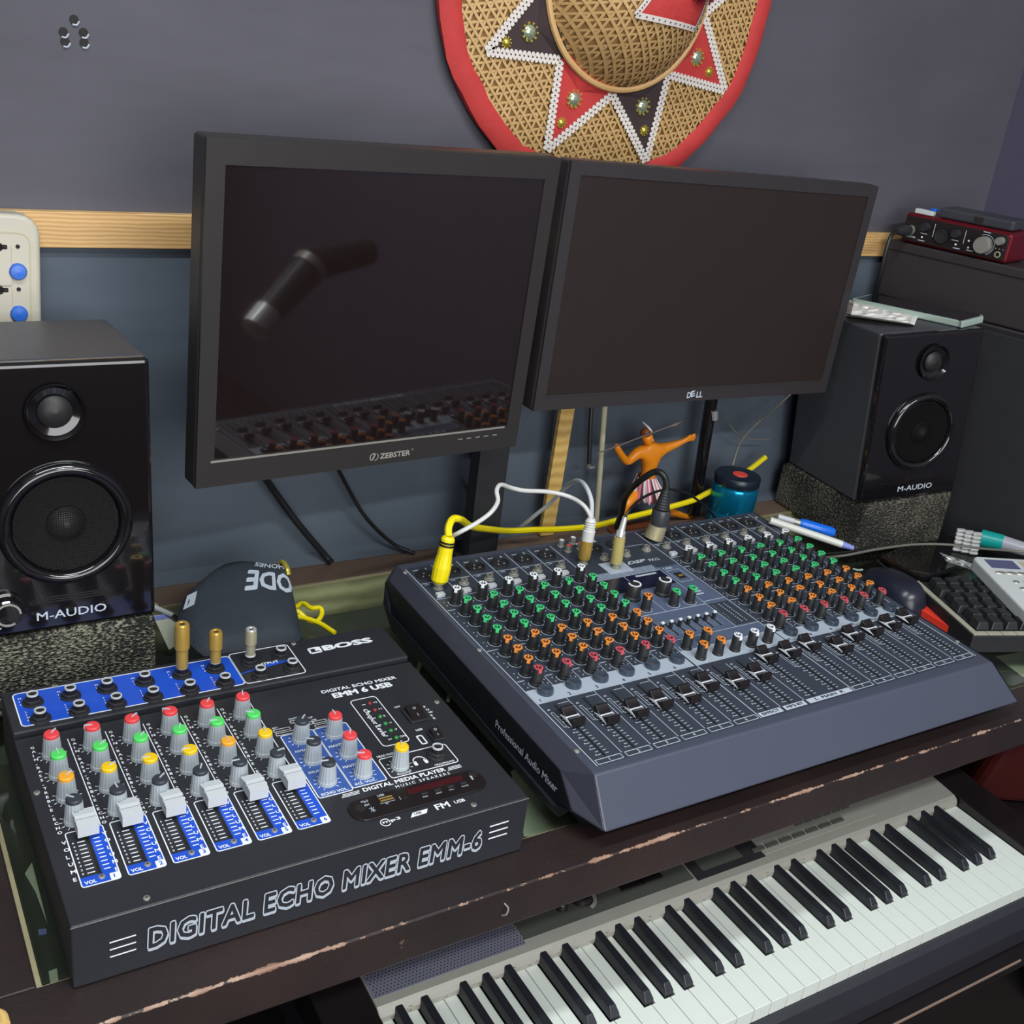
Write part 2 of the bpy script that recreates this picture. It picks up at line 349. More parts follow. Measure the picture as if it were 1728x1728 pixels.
    def tube(s, pts, r, seg=8, res=6, taper=None):
        P = [Vector(p) for p in pts]; Q = [P[0]+(P[0]-P[1])]+P+[P[-1]+(P[-1]-P[-2])]; C = []
        for i in range(1, len(Q)-2):
            for k in range(res):
                t = k/res; a, b, c, d = Q[i-1], Q[i], Q[i+1], Q[i+2]
                C.append(0.5*((2*b)+(c-a)*t+(2*a-5*b+4*c-d)*t*t+(3*b-a-3*c+d)*t**3))
        C.append(P[-1]); n = len(C); vs = []; fs = []
        up = Vector((0, 0, 1)); 
        for i, c in enumerate(C):
            t = (C[min(i+1, n-1)]-C[max(i-1, 0)]).normalized()
            if abs(t.dot(up)) > 0.95: up = Vector((1, 0, 0)) if abs(t.x) < 0.9 else Vector((0, 1, 0))
            sd = t.cross(up).normalized(); up = sd.cross(t).normalized()
            rr = r if taper is None else r*(taper[0]+(taper[1]-taper[0])*i/(n-1))
            for k in range(seg):
                a = 2*math.pi*k/seg; vs.append(c+(sd*math.cos(a)+up*math.sin(a))*rr)
        for i in range(n-1):
            for k in range(seg):
                k2 = (k+1) % seg; fs.append((i*seg+k, i*seg+k2, (i+1)*seg+k2, (i+1)*seg+k))
        fs.append(tuple(range(seg))[::-1]); fs.append(tuple((n-1)*seg+k for k in range(seg)))
        return s.add(vs, fs, True)
    def build(s, name, m=None, parent=None, bevel=0, loc=None, mw=None, seg=2):
        me = bpy.data.meshes.new(name); me.from_pydata(s.v, [], s.f)
        ml = s.mats or ([m] if m else [])
        for x in ml: me.materials.append(M[x] if isinstance(x, str) else x)
        if s.mats: me.polygons.foreach_set('material_index', s.m)
        me.polygons.foreach_set('use_smooth', s.sm); me.update()
        if any(s.sm): me.set_sharp_from_angle(angle=0.62)
        o = bpy.data.objects.new(name, me); COL.objects.link(o)
        if parent is not None: o.parent = parent
        if mw is not None: o.matrix_local = mw
        elif loc is not None: o.location = loc
        if bevel:
            b = o.modifiers.new('bevel', 'BEVEL'); b.width = bevel; b.segments = seg; b.limit_method = 'ANGLE'; b.angle_limit = 0.6; b.harden_normals = False
        return o
def tag(o, label, cat, group=None, kind=None):
    o['label'] = label; o['category'] = cat
    if group: o['group'] = group
    if kind: o['kind'] = kind
    return o
def thing(name, label, cat, mw=None, loc=None, group=None):
    o = bpy.data.objects.new(name, None); COL.objects.link(o); o.empty_display_size = 0.02
    if mw is not None: o.matrix_world = mw
    elif loc is not None: o.location = loc
    return tag(o, label, cat, group)
def struct(o, label=None):
    o['kind'] = 'structure'
    return o
def dup(o, parent=None, mw=None, loc=None):
    c = o.copy(); COL.objects.link(c)
    if parent is not None: c.parent = parent
    if mw is not None: c.matrix_local = mw
    if loc is not None: c.location = loc
    for ch in list(o.children):
        d = ch.copy(); COL.objects.link(d); d.parent = c
        for g in list(ch.children):
            e = g.copy(); COL.objects.link(e); e.parent = d
    return c

# ------------------------------------------------------------------ the room
WY = 1.26
WS = WY/1.21
def wall(name, m, x0, x1, y0, y1, z0, z1):
    return struct(MB().box(x0, x1, y0, y1, z0, z1).build(name, m))
wall('wall_back', 'wall', -1.3, 2.5, WY, WY+0.08, -0.75, CEIL)
wall('wall_right', 'wallr', 1.73, 1.81, -1.6, WY, -0.75, CEIL)
wall('wall_left', 'wallr', -1.38, -1.3, -1.6, WY+.08, -0.75, CEIL)
wall('wall_front', 'brownwall', -1.3, 1.73, -1.68, -1.6, -0.75, CEIL)
wall('floor', 'floor', -1.38, 1.81, -1.68, WY+.08, -0.80, -0.75)
wall('ceiling', 'ceil', -1.38, 1.81, -1.68, WY+.08, CEIL, CEIL+0.05)
struct(MB().box(-0.3, atY(1531, 397, WY-0.012).x, WY-0.012, WY, atY(47.7, 417.9, WY-0.012).z, atY(47.7, 356.2, WY-0.012).z).build('trim_1', 'pine', bevel=0.001))
for i, (x, y, zz, L) in enumerate([(0.1, 0.30, CEIL, 1.2), (0.9, -0.75, CEIL, 1.2)]):
    t = thing('tube_lamp', ['white tube lamp on the ceiling above the desk', 'white tube lamp on the ceiling behind the desk chair side'][i], 'lamp', loc=(x, y, zz-0.03))
    MB().box(-L/2, L/2, -0.03, 0.03, -0.02, 0.03).build('housing', 'cream', t, bevel=0.003)
pins = MB().use('hole')
pv = [(125, 33), (107, 54), (141, 55), (110, 70), (142, 72)]
for i, (u, v) in enumerate(pv):
    p = atY(u, v, WY-0.0008)
    b = MB().use('hole').cyl((0, 0.0006, 0), (0, -0.0006, 0), 0.0045, seg=10)
    b.use('grey').tube([(-0.002, -0.001, -0.0045), (0.002, -0.001, -0.0048), (0.0048, -0.001, -0.001)], 0.0009, 5, 3)
    tag(b.build('eyelet', None, loc=p), 'small dark eyelet in the wall cloth, ' + ['topmost of the cluster', 'upper left of the cluster', 'upper right of the cluster', 'lower left of the cluster', 'lower right of the cluster'][i], 'eyelet', 'eyelets in the wall cloth')

# ------------------------------------------------------------------ desk
t = thing('desk', 'dark varnished wooden desk with chipped edge and glass inset', 'desk', loc=(0, 0, 0))
XR = 1.70
MB().box(-0.12, XR, 0.590, 0.640, -0.042, 0).build('front_rail', 'desk', t, bevel=0.0015)
MB().box(-0.12, 0.078, 0.640, 1.150, -0.042, 0).build('side_rail', 'desk', t, bevel=0.0015)
MB().box(-0.12, XR, 1.150, WY-0.001, -0.042, 0.0).build('back_rail', 'rail', t, bevel=0.0015)
MB().box(0.078, XR, 0.640, 1.150, -0.050, -0.046).build('bottom_board', 'under', t)
b = MB(); b.box(0.078, 0.082, 0.640, 1.150, -0.046, -0.0045); b.box(0.082, XR, 0.640, 0.644, -0.046, -0.0045); b.box(0.082, XR, 1.146, 1.150, -0.046, 0.001)
b.build('inner_lip', 'bare', t)
o = MB().box(0.0825, XR, 0.6445, 1.1455, -0.0045, -0.0002).build('glass_top', 'glass', t)
o['label'] = 'greenish glass inset'
for x0, x1, y0, y1 in ((-0.12, -0.06, 0.60, 0.66), (1.62, 1.68, 0.60, 0.66), (-0.12, -0.06, 1.1, 1.16), (1.62, 1.68, 1.1, 1.16)):
    MB().box(x0, x1, y0, y1, -0.75, -0.042).build('leg', 'desk', t)
# side boards and keyboard tray
b = MB().box(0.18, 1.62, 0.505, 1.05, -0.318, -0.300).build('keyboard_tray', 'satin', t, bevel=0.001)
b['label'] = 'dark pull-out keyboard tray with a worn tan edge line'
MB().box(0.60, 1.16, 0.5035, 0.5052, -0.3025, -0.3000).build('tray_edge', 'rail', b)
MB().box(-0.12, -0.06, 0.66, 1.10, -0.75, -0.042).build('side_board', 'desk', t)
# things seen through the glass
def sheet(pts, z, label, m='paper', cat='paper', th=0.0006, name='paper_sheet'):
    o = MB().prism(pts, z, z+th).build(name, m); return tag(o, label, cat)
zb = -0.0458
def gz(px): return [tuple(atZ(u, v, zb))[:2] for u, v in px]
sheet(gz([(42, 1475), (54, 1456), (80, 1560), (60, 1506)]), zb, 'small white curved paper under the glass beside the small mixer, left edge')
sheet(gz([(862, 1302), (960, 1255), (1100, 1420), (884, 1412)]), zb, 'pale paper under the glass between the two mixers, near front rim')
o = MB().prism(gz([(905, 1325), (925, 1320), (965, 1366), (945, 1372)]), zb+0.001, zb+0.004).build('dark_strip', 'blkm'); tag(o, 'dark flat strip lying on the pale paper under the glass', 'strip')
sheet(gz([(1680, 1108), (1760, 1095), (1790, 1170), (1722, 1140)]), zb, 'pale green paper under the glass at the right end')
o = MB().prism(gz([(64, 1570), (78, 1568), (79, 1577), (66, 1580)]), zb, zb+0.001).build('blue_slip', 'lav'); tag(o, 'tiny violet slip under the glass at the left', 'paper slip')
sheet(gz([(82, 1640), (96, 1635), (100, 1665), (86, 1668)]), zb, 'small pale label under the glass near the front left corner', name='paper_label')
b = MB(); b.add([(-0.6, 1.196, 0.0005), (1.72, 1.196, 0.0005), (1.72, 1.212, 0.012), (-0.6, 1.212, 0.012), (1.72, 1.258, 0.385), (-0.6, 1.258, 0.385), (1.72, 1.2585, 0.0005), (-0.6, 1.2585, 0.0005)], [(0, 1, 2, 3), (3, 2, 4, 5), (5, 4, 6, 7), (7, 6, 1, 0), (0, 3, 5, 7), (1, 6, 4, 2)])
struct(b.build('wall_back_skirt', 'wall'))
# hook on the apron
o = MB().tube([(0, 0, 0.006), (0.002, -0.004, 0.003), (0, -0.005, -0.002), (-0.002, -0.002, -0.005)], 0.0008, 6).build('screw_hook', 'steel', loc=(0.437, 0.5897, -0.02)); tag(o, 'tiny metal screw hook in the dark desk edge above the keyboard', 'hook')
o = MB().tube([(-0.03, 0, 0.004), (0, 0.006, 0.006), (0.016, 0, 0.004), (0.018, -0.010, 0.004)], 0.004, 10).build('rope_end', 'stickw', loc=(0.035, 0.622, 0.0)); tag(o, 'tan rope end lying on the front left corner of the desk', 'rope')

# ------------------------------------------------------------------ foam blocks
def foamblock(mw, sx, sy, sz, m, label):
    b = MB(); inv = mw.inverted(); n = (sz.to_3x3() @ Vector((0, 0, 1))); o_ = sz.translation-n*0.001
    tp = []
    for x, y in ((-sx/2, 0), (sx/2, 0), (sx/2, sy), (-sx/2, sy)):
        p = mw @ Vector((x, y, 0)); p.z = o_.z-((p.x-o_.x)*n.x+(p.y-o_.y)*n.y)/n.z; tp.append(inv @ p)
    v = [(-sx/2, 0, 0), (sx/2, 0, 0), (sx/2, sy, 0), (-sx/2, sy, 0)]+tp
    o = b.add(v, [(0, 3, 2, 1), (4, 5, 6, 7), (0, 1, 5, 4), (1, 2, 6, 5), (2, 3, 7, 6), (3, 0, 4, 7)]).build('foam_block', m, bevel=0.005); o.matrix_world = mw
    return tag(o, label, 'foam block')
SPL = T(0.1625, 0.985, 0.0865) @ rotm(0.5*D2R, -3*D2R, 0); SPR = T(1.369, 0.990, 0.0845) @ rotm(-10.4*D2R, -2.3*D2R, -4.7*D2R)
foamblock(T(0.14, 0.983, 0), 0.222, 0.14, SPL, 'foamL', 'speckled black and white foam block under the left speaker')
foamblock(T(1.372, 0.985, 0) @ rotm(-6*D2R), 0.172, 0.20, SPR, 'foamR', 'dusty grey-brown foam block under the right speaker')

# ------------------------------------------------------------------ studio speakers
def speaker(mw, W, H, Dp, label, knob):
    xo = 0.0095 if knob else 0.002
    t = thing('studio_speaker', label, 'speaker', mw=mw)
    MB().box(-W/2, W/2, 0.012, Dp, 0, H).build('cabinet', 'vinyl', t, bevel=0.003)
    MB().box(-W/2, W/2, 0.0, 0.0118, 0, H).build('front_baffle', 'gloss', t, bevel=0.0045, seg=3)
    R = Matrix.Rotation(90*D2R, 4, 'X')    # z axis of the lathe -> -y
    k = H/0.258
    wz = 0.107*k; tz = 0.2135*k
    f = MB().lathe([(0.0535-0.0068*math.cos(q*15*D2R), 0.0085*math.sin(q*15*D2R)) for q in range(13)], 64, T(xo, 0, wz) @ R, close=True)
    f.build('woofer_ring', 'gloss', t)
    MB().lathe([(0.046, 0.0005), (0.036, -0.001), (0.018, -0.0014), (0.017, 0.001), (0.010, 0.0035), (0, 0.0045)][::-1], 40, T(xo, -0.0020, wz) @ R, close=True).build('woofer_cone', 'cone', t)
    g = MB()
    n = 44; st = 0.092/n
    for i in range(n):
        x = -0.046+st*(i+0.5); h = math.sqrt(max(0, 0.0460**2-x*x))
        if h > 0.004:
            g.box(xo+x-0.0003, xo+x+0.0003, -0.0062, -0.0058, wz-h, wz+h); g.box(xo-h, xo+h, -0.0062, -0.0058, wz+x-0.0003, wz+x+0.0003)
    g.build('woofer_grille', 'mesh', t)
    w_ = MB().lathe([(0.0262, 0.0006), (0.0252, 0.0022), (0.022, -0.0022), (0.0150, -0.004)], 40, T(xo-.0045*(xo > .005), -0.004, tz) @ R, close=True).build('tweeter_waveguide', 'gloss', t)
    MB().lathe([(0.0150, 0.0), (0.0135, 0.002), (0.008, 0.0045), (0, 0.0058)], 28, T(xo-.0045*(xo > .005), -0.0015, tz) @ R, close=True).build('tweeter_dome', 'cone', t)
    MB().text('M-AUDIO', 0.0085, 0, 0, 0.0085, width=0.063, align='c', bold=0.012, M2=T(0.002, -0.0006, 0.0125) @ R).build('lettering', 'grey', t)
    s = MB()
    for q in range(3): s.box(-0.012, 0.040-q*0.002, -0.0010, -0.0002, 0.030+q*0.0025, 0.0305+q*0.0025)
    s.build('port_lines', 'cone', t)
    if knob:
        kn = MB().lathe([(0.0165, 0), (0.0165, 0.003), (0.014, 0.004), (0.0135, 0.013), (0.012, 0.0145), (0, 0.0145)], 30, T(-0.047, -0.0003, 0.030) @ R).build('volume_knob', 'gloss', t)
        MB().arc(-0.047, 0.030, 0.0105, 0, 300, 0.0018, 0.0150, 0.0156, M2=Matrix(((1, 0, 0, 0), (0, 0, -1, 0), (0, 1, 0, 0), (0, 0, 0, 1)))).build('knob_ring', 'steel', kn)
        MB().box(-0.060, -0.052, -0.0012, -0.0002, 0.010, 0.0112).build('power_mark', 'white', t)
    return t
speaker(SPL, 0.178, 0.2600, 0.168, 'glossy black studio speaker standing on the speckled foam at the left', True)
speaker(T(1.369, 0.990, 0.0845) @ rotm(-10.4*D2R, -2.3*D2R, -4.7*D2R), 0.1746, 0.255, 0.185, 'black studio speaker with phone and tissue on top, at the right', False)

# ------------------------------------------------------------------ monitors
def monitor(mw, W, H, bt, bs, bb, dp, ms, mb, label, left):
    t = thing('monitor', label, 'monitor', mw=mw)
    x0, x1, z0, z1 = -W/2, W/2, -H/2, H/2
    b = MB()
    b.box(x0, x1, 0, dp, z0, z1)
    o = b.build('casing', mb, t, bevel=0.004, seg=3)
    b = MB(); y0, y1 = -0.0022, 0.004
    b.box(x0+.001, x1-.001, y0, y1, z1-bt, z1-.001); b.box(x0+.001, x1-.001, y0, y1, z0+.001, z0+bb)
    b.box(x0+.001, x0+bs, y0, y1, z0+bb, z1-bt); b.box(x1-bs, x1-.001, y0, y1, z0+bb, z1-bt)
    b.build('bezel', mb, t)
    MB().box(x0+bs, x1-bs, -0.0008, 0.001, z0+bb, z1-bt).build('screen', ms, t)
    MB().box(x0+bs*0.8, x1-bs*(0.8 if not left else 1.2), y0-0.0006, y0+0.0004, z0+bb-0.0022, z0+bb).build('screen_edge_strip', 'steel' if left else 'bezelR', t)
    MB().box(x0+W*0.25, x1-W*0.25, dp-.001, dp+0.03, z0+H*0.2, z1-H*0.2).build('back_housing', mb, t, bevel=0.006)
    return t, y0
R90 = Matrix.Rotation(90*D2R, 4, 'X')
mL, y0 = monitor(T(0.509, 1.05, 0.366) @ rotm(5.854*D2R, 1.9*D2R, 0.56*D2R), 0.410, 0.345, 0.024, 0.0195, 0.030, 0.028, 'screenL', 'bezel', 'left monitor with glossy dark screen and thick matt black frame', True)
b = MB()
b.text('ZEBSTER', 0.010, 0, 0, 0.0068, width=0.040, bold=0.03, M2=T(0, y0-0.0004, -0.1645) @ R90)
b.arc(0.0015, 0.0034, 0.0042, 60, 250, 0.0012, 0, 0.0002, M2=T(0, y0-0.0004, -0.1645) @ R90); b.line(0.0005, 0.0002, 0.0035, 0.0068, 0.0018, 0, 0.0002, M2=T(0, y0-0.0004, -0.1645) @ R90); b.arc(0.0035, 0.0034, 0.0042, -90, 60, 0.0009, 0, 0.0002, M2=T(0, y0-0.0004, -0.1645) @ R90)
b.arc(0.0525, 0.007, 0.001, 0, 360, 0.0004, 0, 0.0002, n=8, M2=T(0, y0-0.0004, -0.1645) @ R90)
b.build('lettering', 'silver', mL)
b = MB()
for i in range(5): b.box(0.115+i*0.0125, 0.1215+i*0.0125, y0-0.0003, y0+.0002, -0.1530, -0.1521)
b.build('button_marks', 'silver', mL)
mR, y0 = monitor(T(0.990, 1.08, 0.380) @ rotm(1.733*D2R, 0.379*D2R, 1.191*D2R), 0.523, 0.297, 0.0155, 0.0165, 0.0205, 0.026, 'screenR', 'bezelR', 'wide monitor with matt dark screen at the right', False)
b = MB(); MM = T(0, y0-0.0004, -0.1430) @ R90
b.text('D', -0.0135, 0, 0, 0.0085, width=0.0075, bold=0.03, M2=MM); b.text('LL', 0.0035, 0, 0, 0.0085, width=0.011, bold=0.03, M2=MM)
b.text('E', -0.0058, 0.0008, 0, 0.0085, width=0.0072, bold=0.03, ang=14, M2=MM)
b.build('lettering', 'grey', mR)
# stand posts
t = thing('monitor_stand', 'black square post holding the left monitor, base on back rail', 'stand', loc=(0.722, 1.150, 0))
MB().box(-0.022, 0.022, -0.012, 0.012, 0.006, 0.42).build('post', 'blkm', t, bevel=0.0015)
MB().box(-0.03, 0.03, -0.02, 0.05, 0.001, 0.006).build('foot_plate', 'blkm', t, bevel=0.001)
MB().box(-0.19, 0.02, -0.018, 0.008, 0.30, 0.335).build('arm', 'blkm', t)
t = thing('wall_bracket', 'black bracket behind the wide monitor', 'bracket', loc=(1.0, 1.20, 0.36))
MB().box(-0.05, 0.05, -0.012, 0.055, -0.05, 0.05).build('plate', 'blkm', t)
# small bits on the left monitor's right edge seen in the gap
for i, (u, v, h, m_, lb) in enumerate([(929, 388, 0.014, 'cream', 'cream sticker fragment in the gap between the monitors'), (923, 415, 0.010, 'steel', 'grey tag in the gap between the monitors'), (917, 447, 0.010, 'white', 'white dot label lowest in the gap between the monitors')]):
    p = atY(u, v, WY-0.012)
    tag(MB().box(-0.003, 0.003, -0.012, 0.012, -h/2, h/2).build('sticker', m_, loc=p, bevel=0.001), lb, 'sticker')
# ------------------------------------------------------------------ small echo mixer
BZ = 0.0579
t = bossm = thing('echo_mixer', 'small black six channel echo mixer with grey knobs and blue print', 'audio mixer', loc=(0.1, 0.627, 0))
BW, BD = 0.374, 0.234
o = MB().box(0, BW, 0, BD, 0.001, BZ).build('chassis', 'boss', t, bevel=0.0012)
MB().box(0, BW, BD+0.0040, 0.304, 0.001, BZ+0.004).build('rear_chassis', 'boss', t, bevel=0.0015)
MB().box(0.001, BW-0.001, BD-.001, BD+0.005, 0.002, BZ-0.006).build('groove', 'blkm', t)
MB().box(-0.0003, BW+0.0003, -0.0003, 0.0, BZ-0.0012, BZ-0.0007).build('seam', 'steel', t)
Z1 = BZ+0.0002; ZR = BZ+0.0042
# printing, kept flat on the panel
pr = MB().use('blue')
pr.rrect(0.0085, 0.2055, 0.2445, 0.2975, 0.004, ZR-0.0001, ZR+0.0001)
pr.prism([(0.206, 0.262), (0.2063, 0.2630), (0.262, 0.2780), (0.262, 0.2700)], ZR-0.0001, ZR+0.00008)
pr.use('white'); pr.frame(0.0085, 0.2055, 0.2445, 0.2975, 0.0011, ZR, ZR+0.0002, 0.004); pr.frame(0.2060, 0.2665, 0.2440, 0.3000, 0.0010, ZR, ZR+0.0002, 0.004)
for i in range(6):
    xb = 0.0085+0.0328*i
    for q, s in enumerate('MIC'): pr.text(s, xb+0.0035, 0.287-q*0.005, ZR+0.0002, 0.0028, bold=0.02)
    for q, s in enumerate('LINE'): pr.text(s, xb+0.0058, 0.2645-q*0.0045, ZR+0.0002, 0.0026, bold=0.02)
    pr.box(xb+0.012, xb+0.0165, 0.2590, 0.2605, ZR, ZR+0.0002)
pr.text('OUTPUT', 0.222, 0.2700, ZR+0.0002, 0.0042, width=0.026, bold=0.03)
# maker's mark
pr.frame(0.2835, 0.2945, 0.2752, 0.2842, 0.0022, ZR, ZR+0.0002); pr.box(0.2895, 0.2958, 0.278, 0.2845, ZR+0.0001, ZR+0.00025)
pr.text('BOSS', 0.2975, 0.2750, ZR+0.0002, 0.0102, width=0.0545, bold=0.055)
lx = [0.0111, 0.0405, 0.0715, 0.1037, 0.137, 0.1701, 0.2009]
word = 'GAIN-BASS-TREBLE-ECHO'
for i in range(7):
    pr.line(lx[i], 0.2195, lx[i]+(0.001 if i else 0), 0.098, 0.0008, Z1, Z1+0.0002) if i else None
for i in range(6):
    x = lx[i]+0.0032*(1 if i else 0)-0.0008
    for q, s in enumerate(word): pr.text(s, x, 0.2150-q*0.0058, Z1+0.0002, 0.0034 if s != '-' else 0.0008, bold=0.03)
    for q, s in enumerate('VOLUME'): pr.text(s, lx[i]-0.0002, 0.086-q*0.0085, Z1+0.0002, 0.0040, bold=0.03)
xs = [0.0300+0.0328*i for i in range(6)]
for i in range(6):
    x = xs[i]; L, Rr, yb, yt = x-0.0148, x+0.0125, 0.0352, 0.0985
    pr.use('blue'); pr.prism([(x+0.0002, 0.0456), (Rr, 0.0456), (Rr, yt), (x+0.0002, yt)], Z1-0.0001, Z1+0.0001); pr.rrect(L, Rr, yb, 0.0455, 0.001, Z1-0.0001, Z1+0.0001)
    pr.use('white'); pr.frame(L, Rr, yb, yt, 0.0009, Z1, Z1+0.0002, 0.002)
    pr.text('VOL', L+0.0022, 0.0370, Z1+0.0003, 0.0038, width=0.0085, bold=0.04)
    pr.rrect(x+0.0055, Rr, yb, 0.0428, 0.001, Z1, Z1+0.00025)
    for q in range(9):
        y = 0.0485+q*0.0045
        pr.box(x-0.0085, x-0.0030, y, y+0.0008, Z1, Z1+0.0002); pr.box(x+0.0030, x+0.0078, y, y+0.0008, Z1+0.0001, Z1+0.0003)
        pr.text(str((q*2) % 10), x-0.0122, y-0.0006, Z1+0.0002, 0.0022, bold=0.02)
    pr.use('blue'); pr.text(str(i+1), x+0.0080, 0.0372, Z1+0.0005, 0.0040, bold=0.02); pr.use('white')
def ticks(b, cx, cy, z, r0_=0.0092, r1_=0.0116, n=11):
    for q in range(n):
        a = (235-290*q/(n-1))*D2R
        b.line(cx+r0_*math.cos(a), cy+r0_*math.sin(a), cx+r1_*math.cos(a), cy+r1_*math.sin(a), 0.0005, z, z+0.0002)
kx = [0.0250+0.0326*i for i in range(6)]; ky = [0.2015, 0.1720, 0.1412, 0.1110]
for x in kx:
    for y in ky: ticks(pr, x, y, Z1)
# echo / master block
pr.use('blue2'); pr.box(0.2085, 0.2385, 0.0652, 0.1585, Z1-.0001, Z1+.00008); pr.box(0.2395, 0.2712, 0.0672, 0.1580, Z1-.0001, Z1+.00008)
pr.use('white'); pr.frame(0.2085, 0.2390, 0.0652, 0.1585, 0.0009, Z1, Z1+.0002, 0.002); pr.frame(0.2395, 0.2712, 0.0672, 0.1580, 0.0009, Z1, Z1+.0002, 0.002)
pr.text('ECHO VOL.', 0.2115, 0.0668, Z1+.0003, 0.0035, width=0.0240, bold=0.03); pr.text('EQ. VOL.', 0.2430, 0.0690, Z1+.0003, 0.0032, width=0.0200, bold=0.03)
pr.text('REPEAT', 0.2125, 0.1305, Z1+.0003, 0.0028, bold=0.02); pr.text('DELAY', 0.2125, 0.0985, Z1+.0003, 0.0028, bold=0.02)
pr.text('MASTER', 0.2425, 0.1262, Z1+.0003, 0.0034, bold=0.03); pr.text('MASTER', 0.2425, 0.0945, Z1+.0003, 0.0034, bold=0.03)
kb = [(0.2240, 0.1475), (0.2225, 0.1156), (0.2228, 0.0834), (0.2540, 0.1442), (0.2545, 0.1122), (0.2551, 0.0820), (0.2893, 0.0800)]
for x, y in kb: ticks(pr, x, y, Z1+.0001)
for (x, y, w_) in ((0.206, 0.160, 0.017), (0.206, 0.166, 0.015), (0.2245, 0.1740, 0.014), (0.2270, 0.1665, 0.017), (0.243, 0.1660, 0.013), (0.243, 0.1600, 0.018)):
    pr.frame(x, x+w_, y, y+0.0035, 0.0005, Z1, Z1+.0002)
pr.text('OUTPUT', 0.2245, 0.1792, Z1+.0002, 0.0024, bold=0.02); pr.text('CLIP', 0.2400, 0.1752, Z1+.0002, 0.0024, bold=0.02); pr.text('REC', 0.206, 0.1712, Z1+.0002, 0.0022, bold=0.02); pr.text('USB', 0.243, 0.1708, Z1+.0002, 0.0022, bold=0.02)
pr.text('DIGITAL ECHO MIXER', 0.2690, 0.2090, Z1+.0002, 0.0052, width=0.0785, bold=0.03)
pr.text('EMM 6 USB', 0.2765, 0.1975, Z1+.0002, 0.0088, width=0.0620, bold=0.05)
pr.frame(0.2880, 0.3145, 0.1108, 0.1885, 0.0009, Z1, Z1+.0002, 0.004)
pr.text('Output Level', 0.2925, 0.171, Z1+.0002, 0.0062, width=0.047, ang=-90, shear=0.3, bold=0.02)
for q in range(6):
    y = 0.1780-q*0.0118; pr.box(0.2965, 0.3000, y, y+0.0008, Z1, Z1+.0002); pr.text(['+3', '+1', '0', '-1', '-7', 'ON'][q], 0.3080, y-0.001, Z1+.0002, 0.0028, bold=0.02)
pr.text('OFF', 0.3235, 0.1625, Z1+.0002, 0.0026, bold=0.02)
for q, s in enumerate('POWER'): pr.text(s, 0.3500, 0.1530-q*0.0050, Z1+.0002, 0.0032, bold=0.03)
pr.text('USB', 0.3262, 0.1215, Z1+.0002, 0.0030, bold=0.03); pr.frame(0.3225, 0.3275, 0.1020, 0.1145, 0.0014, Z1, Z1+.0002)
pr.frame(0.2755, 0.3415, 0.0670, 0.0955, 0.0009, Z1, Z1+.0002, 0.003); pr.text('HEAD PHONE', 0.2760, 0.0975, Z1+.0002, 0.0030, width=0.020, bold=0.03)
pr.text('VOLUME', 0.2820, 0.0685, Z1+.0002, 0.0024, bold=0.02); pr.text('HEADPHONE', 0.3185, 0.0685, Z1+.0002, 0.0024, bold=0.02)
pr.arc(0.3090, 0.0810, 0.0056, -10, 190, 0.0010, Z1, Z1+.0002); pr.rrect(0.3023, 0.3055, 0.0755, 0.0815, 0.001, Z1, Z1+.0002); pr.rrect(0.3125, 0.3157, 0.0755, 0.0815, 0.001, Z1, Z1+.0002)
pr.text('DIGITAL MEDIA PLAYER', 0.2460, 0.0590, Z1+.0002, 0.0052, width=0.0785, bold=0.035); pr.text('MUSIC SPEAKERS', 0.2735, 0.0535, Z1+.0002, 0.0034, width=0.052, bold=0.02, spacing=1.5)
for q in range(3): pr.box(0.2260+q*0.001, 0.2420+q*0.0005, 0.0588+q*0.0017, 0.0594+q*0.0017, Z1, Z1+.0002); pr.box(0.3260+q*0.001, 0.3400, 0.0588+q*0.0017, 0.0594+q*0.0017, Z1, Z1+.0002)
pr.arc(0.2465, 0.0170, 0.0042, 30, 330, 0.0008, Z1, Z1+.0002); pr.text('mp3', 0.2440, 0.0150, Z1+.0002, 0.0045, width=0.016, bold=0.03)
pr.prism([(0.268, 0.0145), (0.283, 0.0150), (0.286, 0.0195), (0.272, 0.0195)], Z1, Z1+.0002); pr.text('FM', 0.2925, 0.0145, Z1+.0002, 0.0072, width=0.013, bold=0.03); pr.text('USB', 0.3105, 0.0160, Z1+.0002, 0.0040, width=0.010, bold=0.03)
pr.use('boss'); pr.text('USB', 0.2725, 0.0158, Z1+.0004, 0.0028, bold=0.02); pr.use('white')
FM = Matrix(((1, 0, 0, 0), (0, 0, -1, -0.0003), (0, 1, 0, 0), (0, 0, 0, 1)))     # front face: x, z
for q in range(3): pr.line(0.0255, 0.0209+q*0.0067, 0.0438, 0.0209+q*0.0067+0.0002, 0.0010, 0, 0.0002, FM); pr.line(0.3375, 0.0250+q*0.0066, 0.3560, 0.0252+q*0.0066, 0.0012, 0, 0.0002, FM)
# big outlined words: white outline and drop edge, dark fill on top
FT = 'DIGITAL ECHO MIXER EMM-6'
vs, fs, a0, a1, b0, b1 = text_geo(FT, 0.015, 1.08)
sx = (0.3300-0.0525)/(a1-a0); sy = 0.0185/(b1-b0)
def front(txt, bold, dx, dz, lift, m):
    v_, f_, c0, c1, d0, d1 = text_geo(txt, bold, 1.08, 0.05)
    pr.use(m); pr.add([((v.x-a0)*sx+0.0525+dx, (v.y-b0)*sy+0.0185+dz, lift+v.z) for v in v_], f_, False, FM)
front(FT, 0.070, 0, 0, 0.0003, 'grey'); front(FT, 0.070, 0.0004, -0.0022, 0.00005, 'grey'); front(FT, 0.026, 0, 0, 0.0006, 'boss')
o = pr.build('printing', None, t); o['label'] = 'white and blue printed lettering'
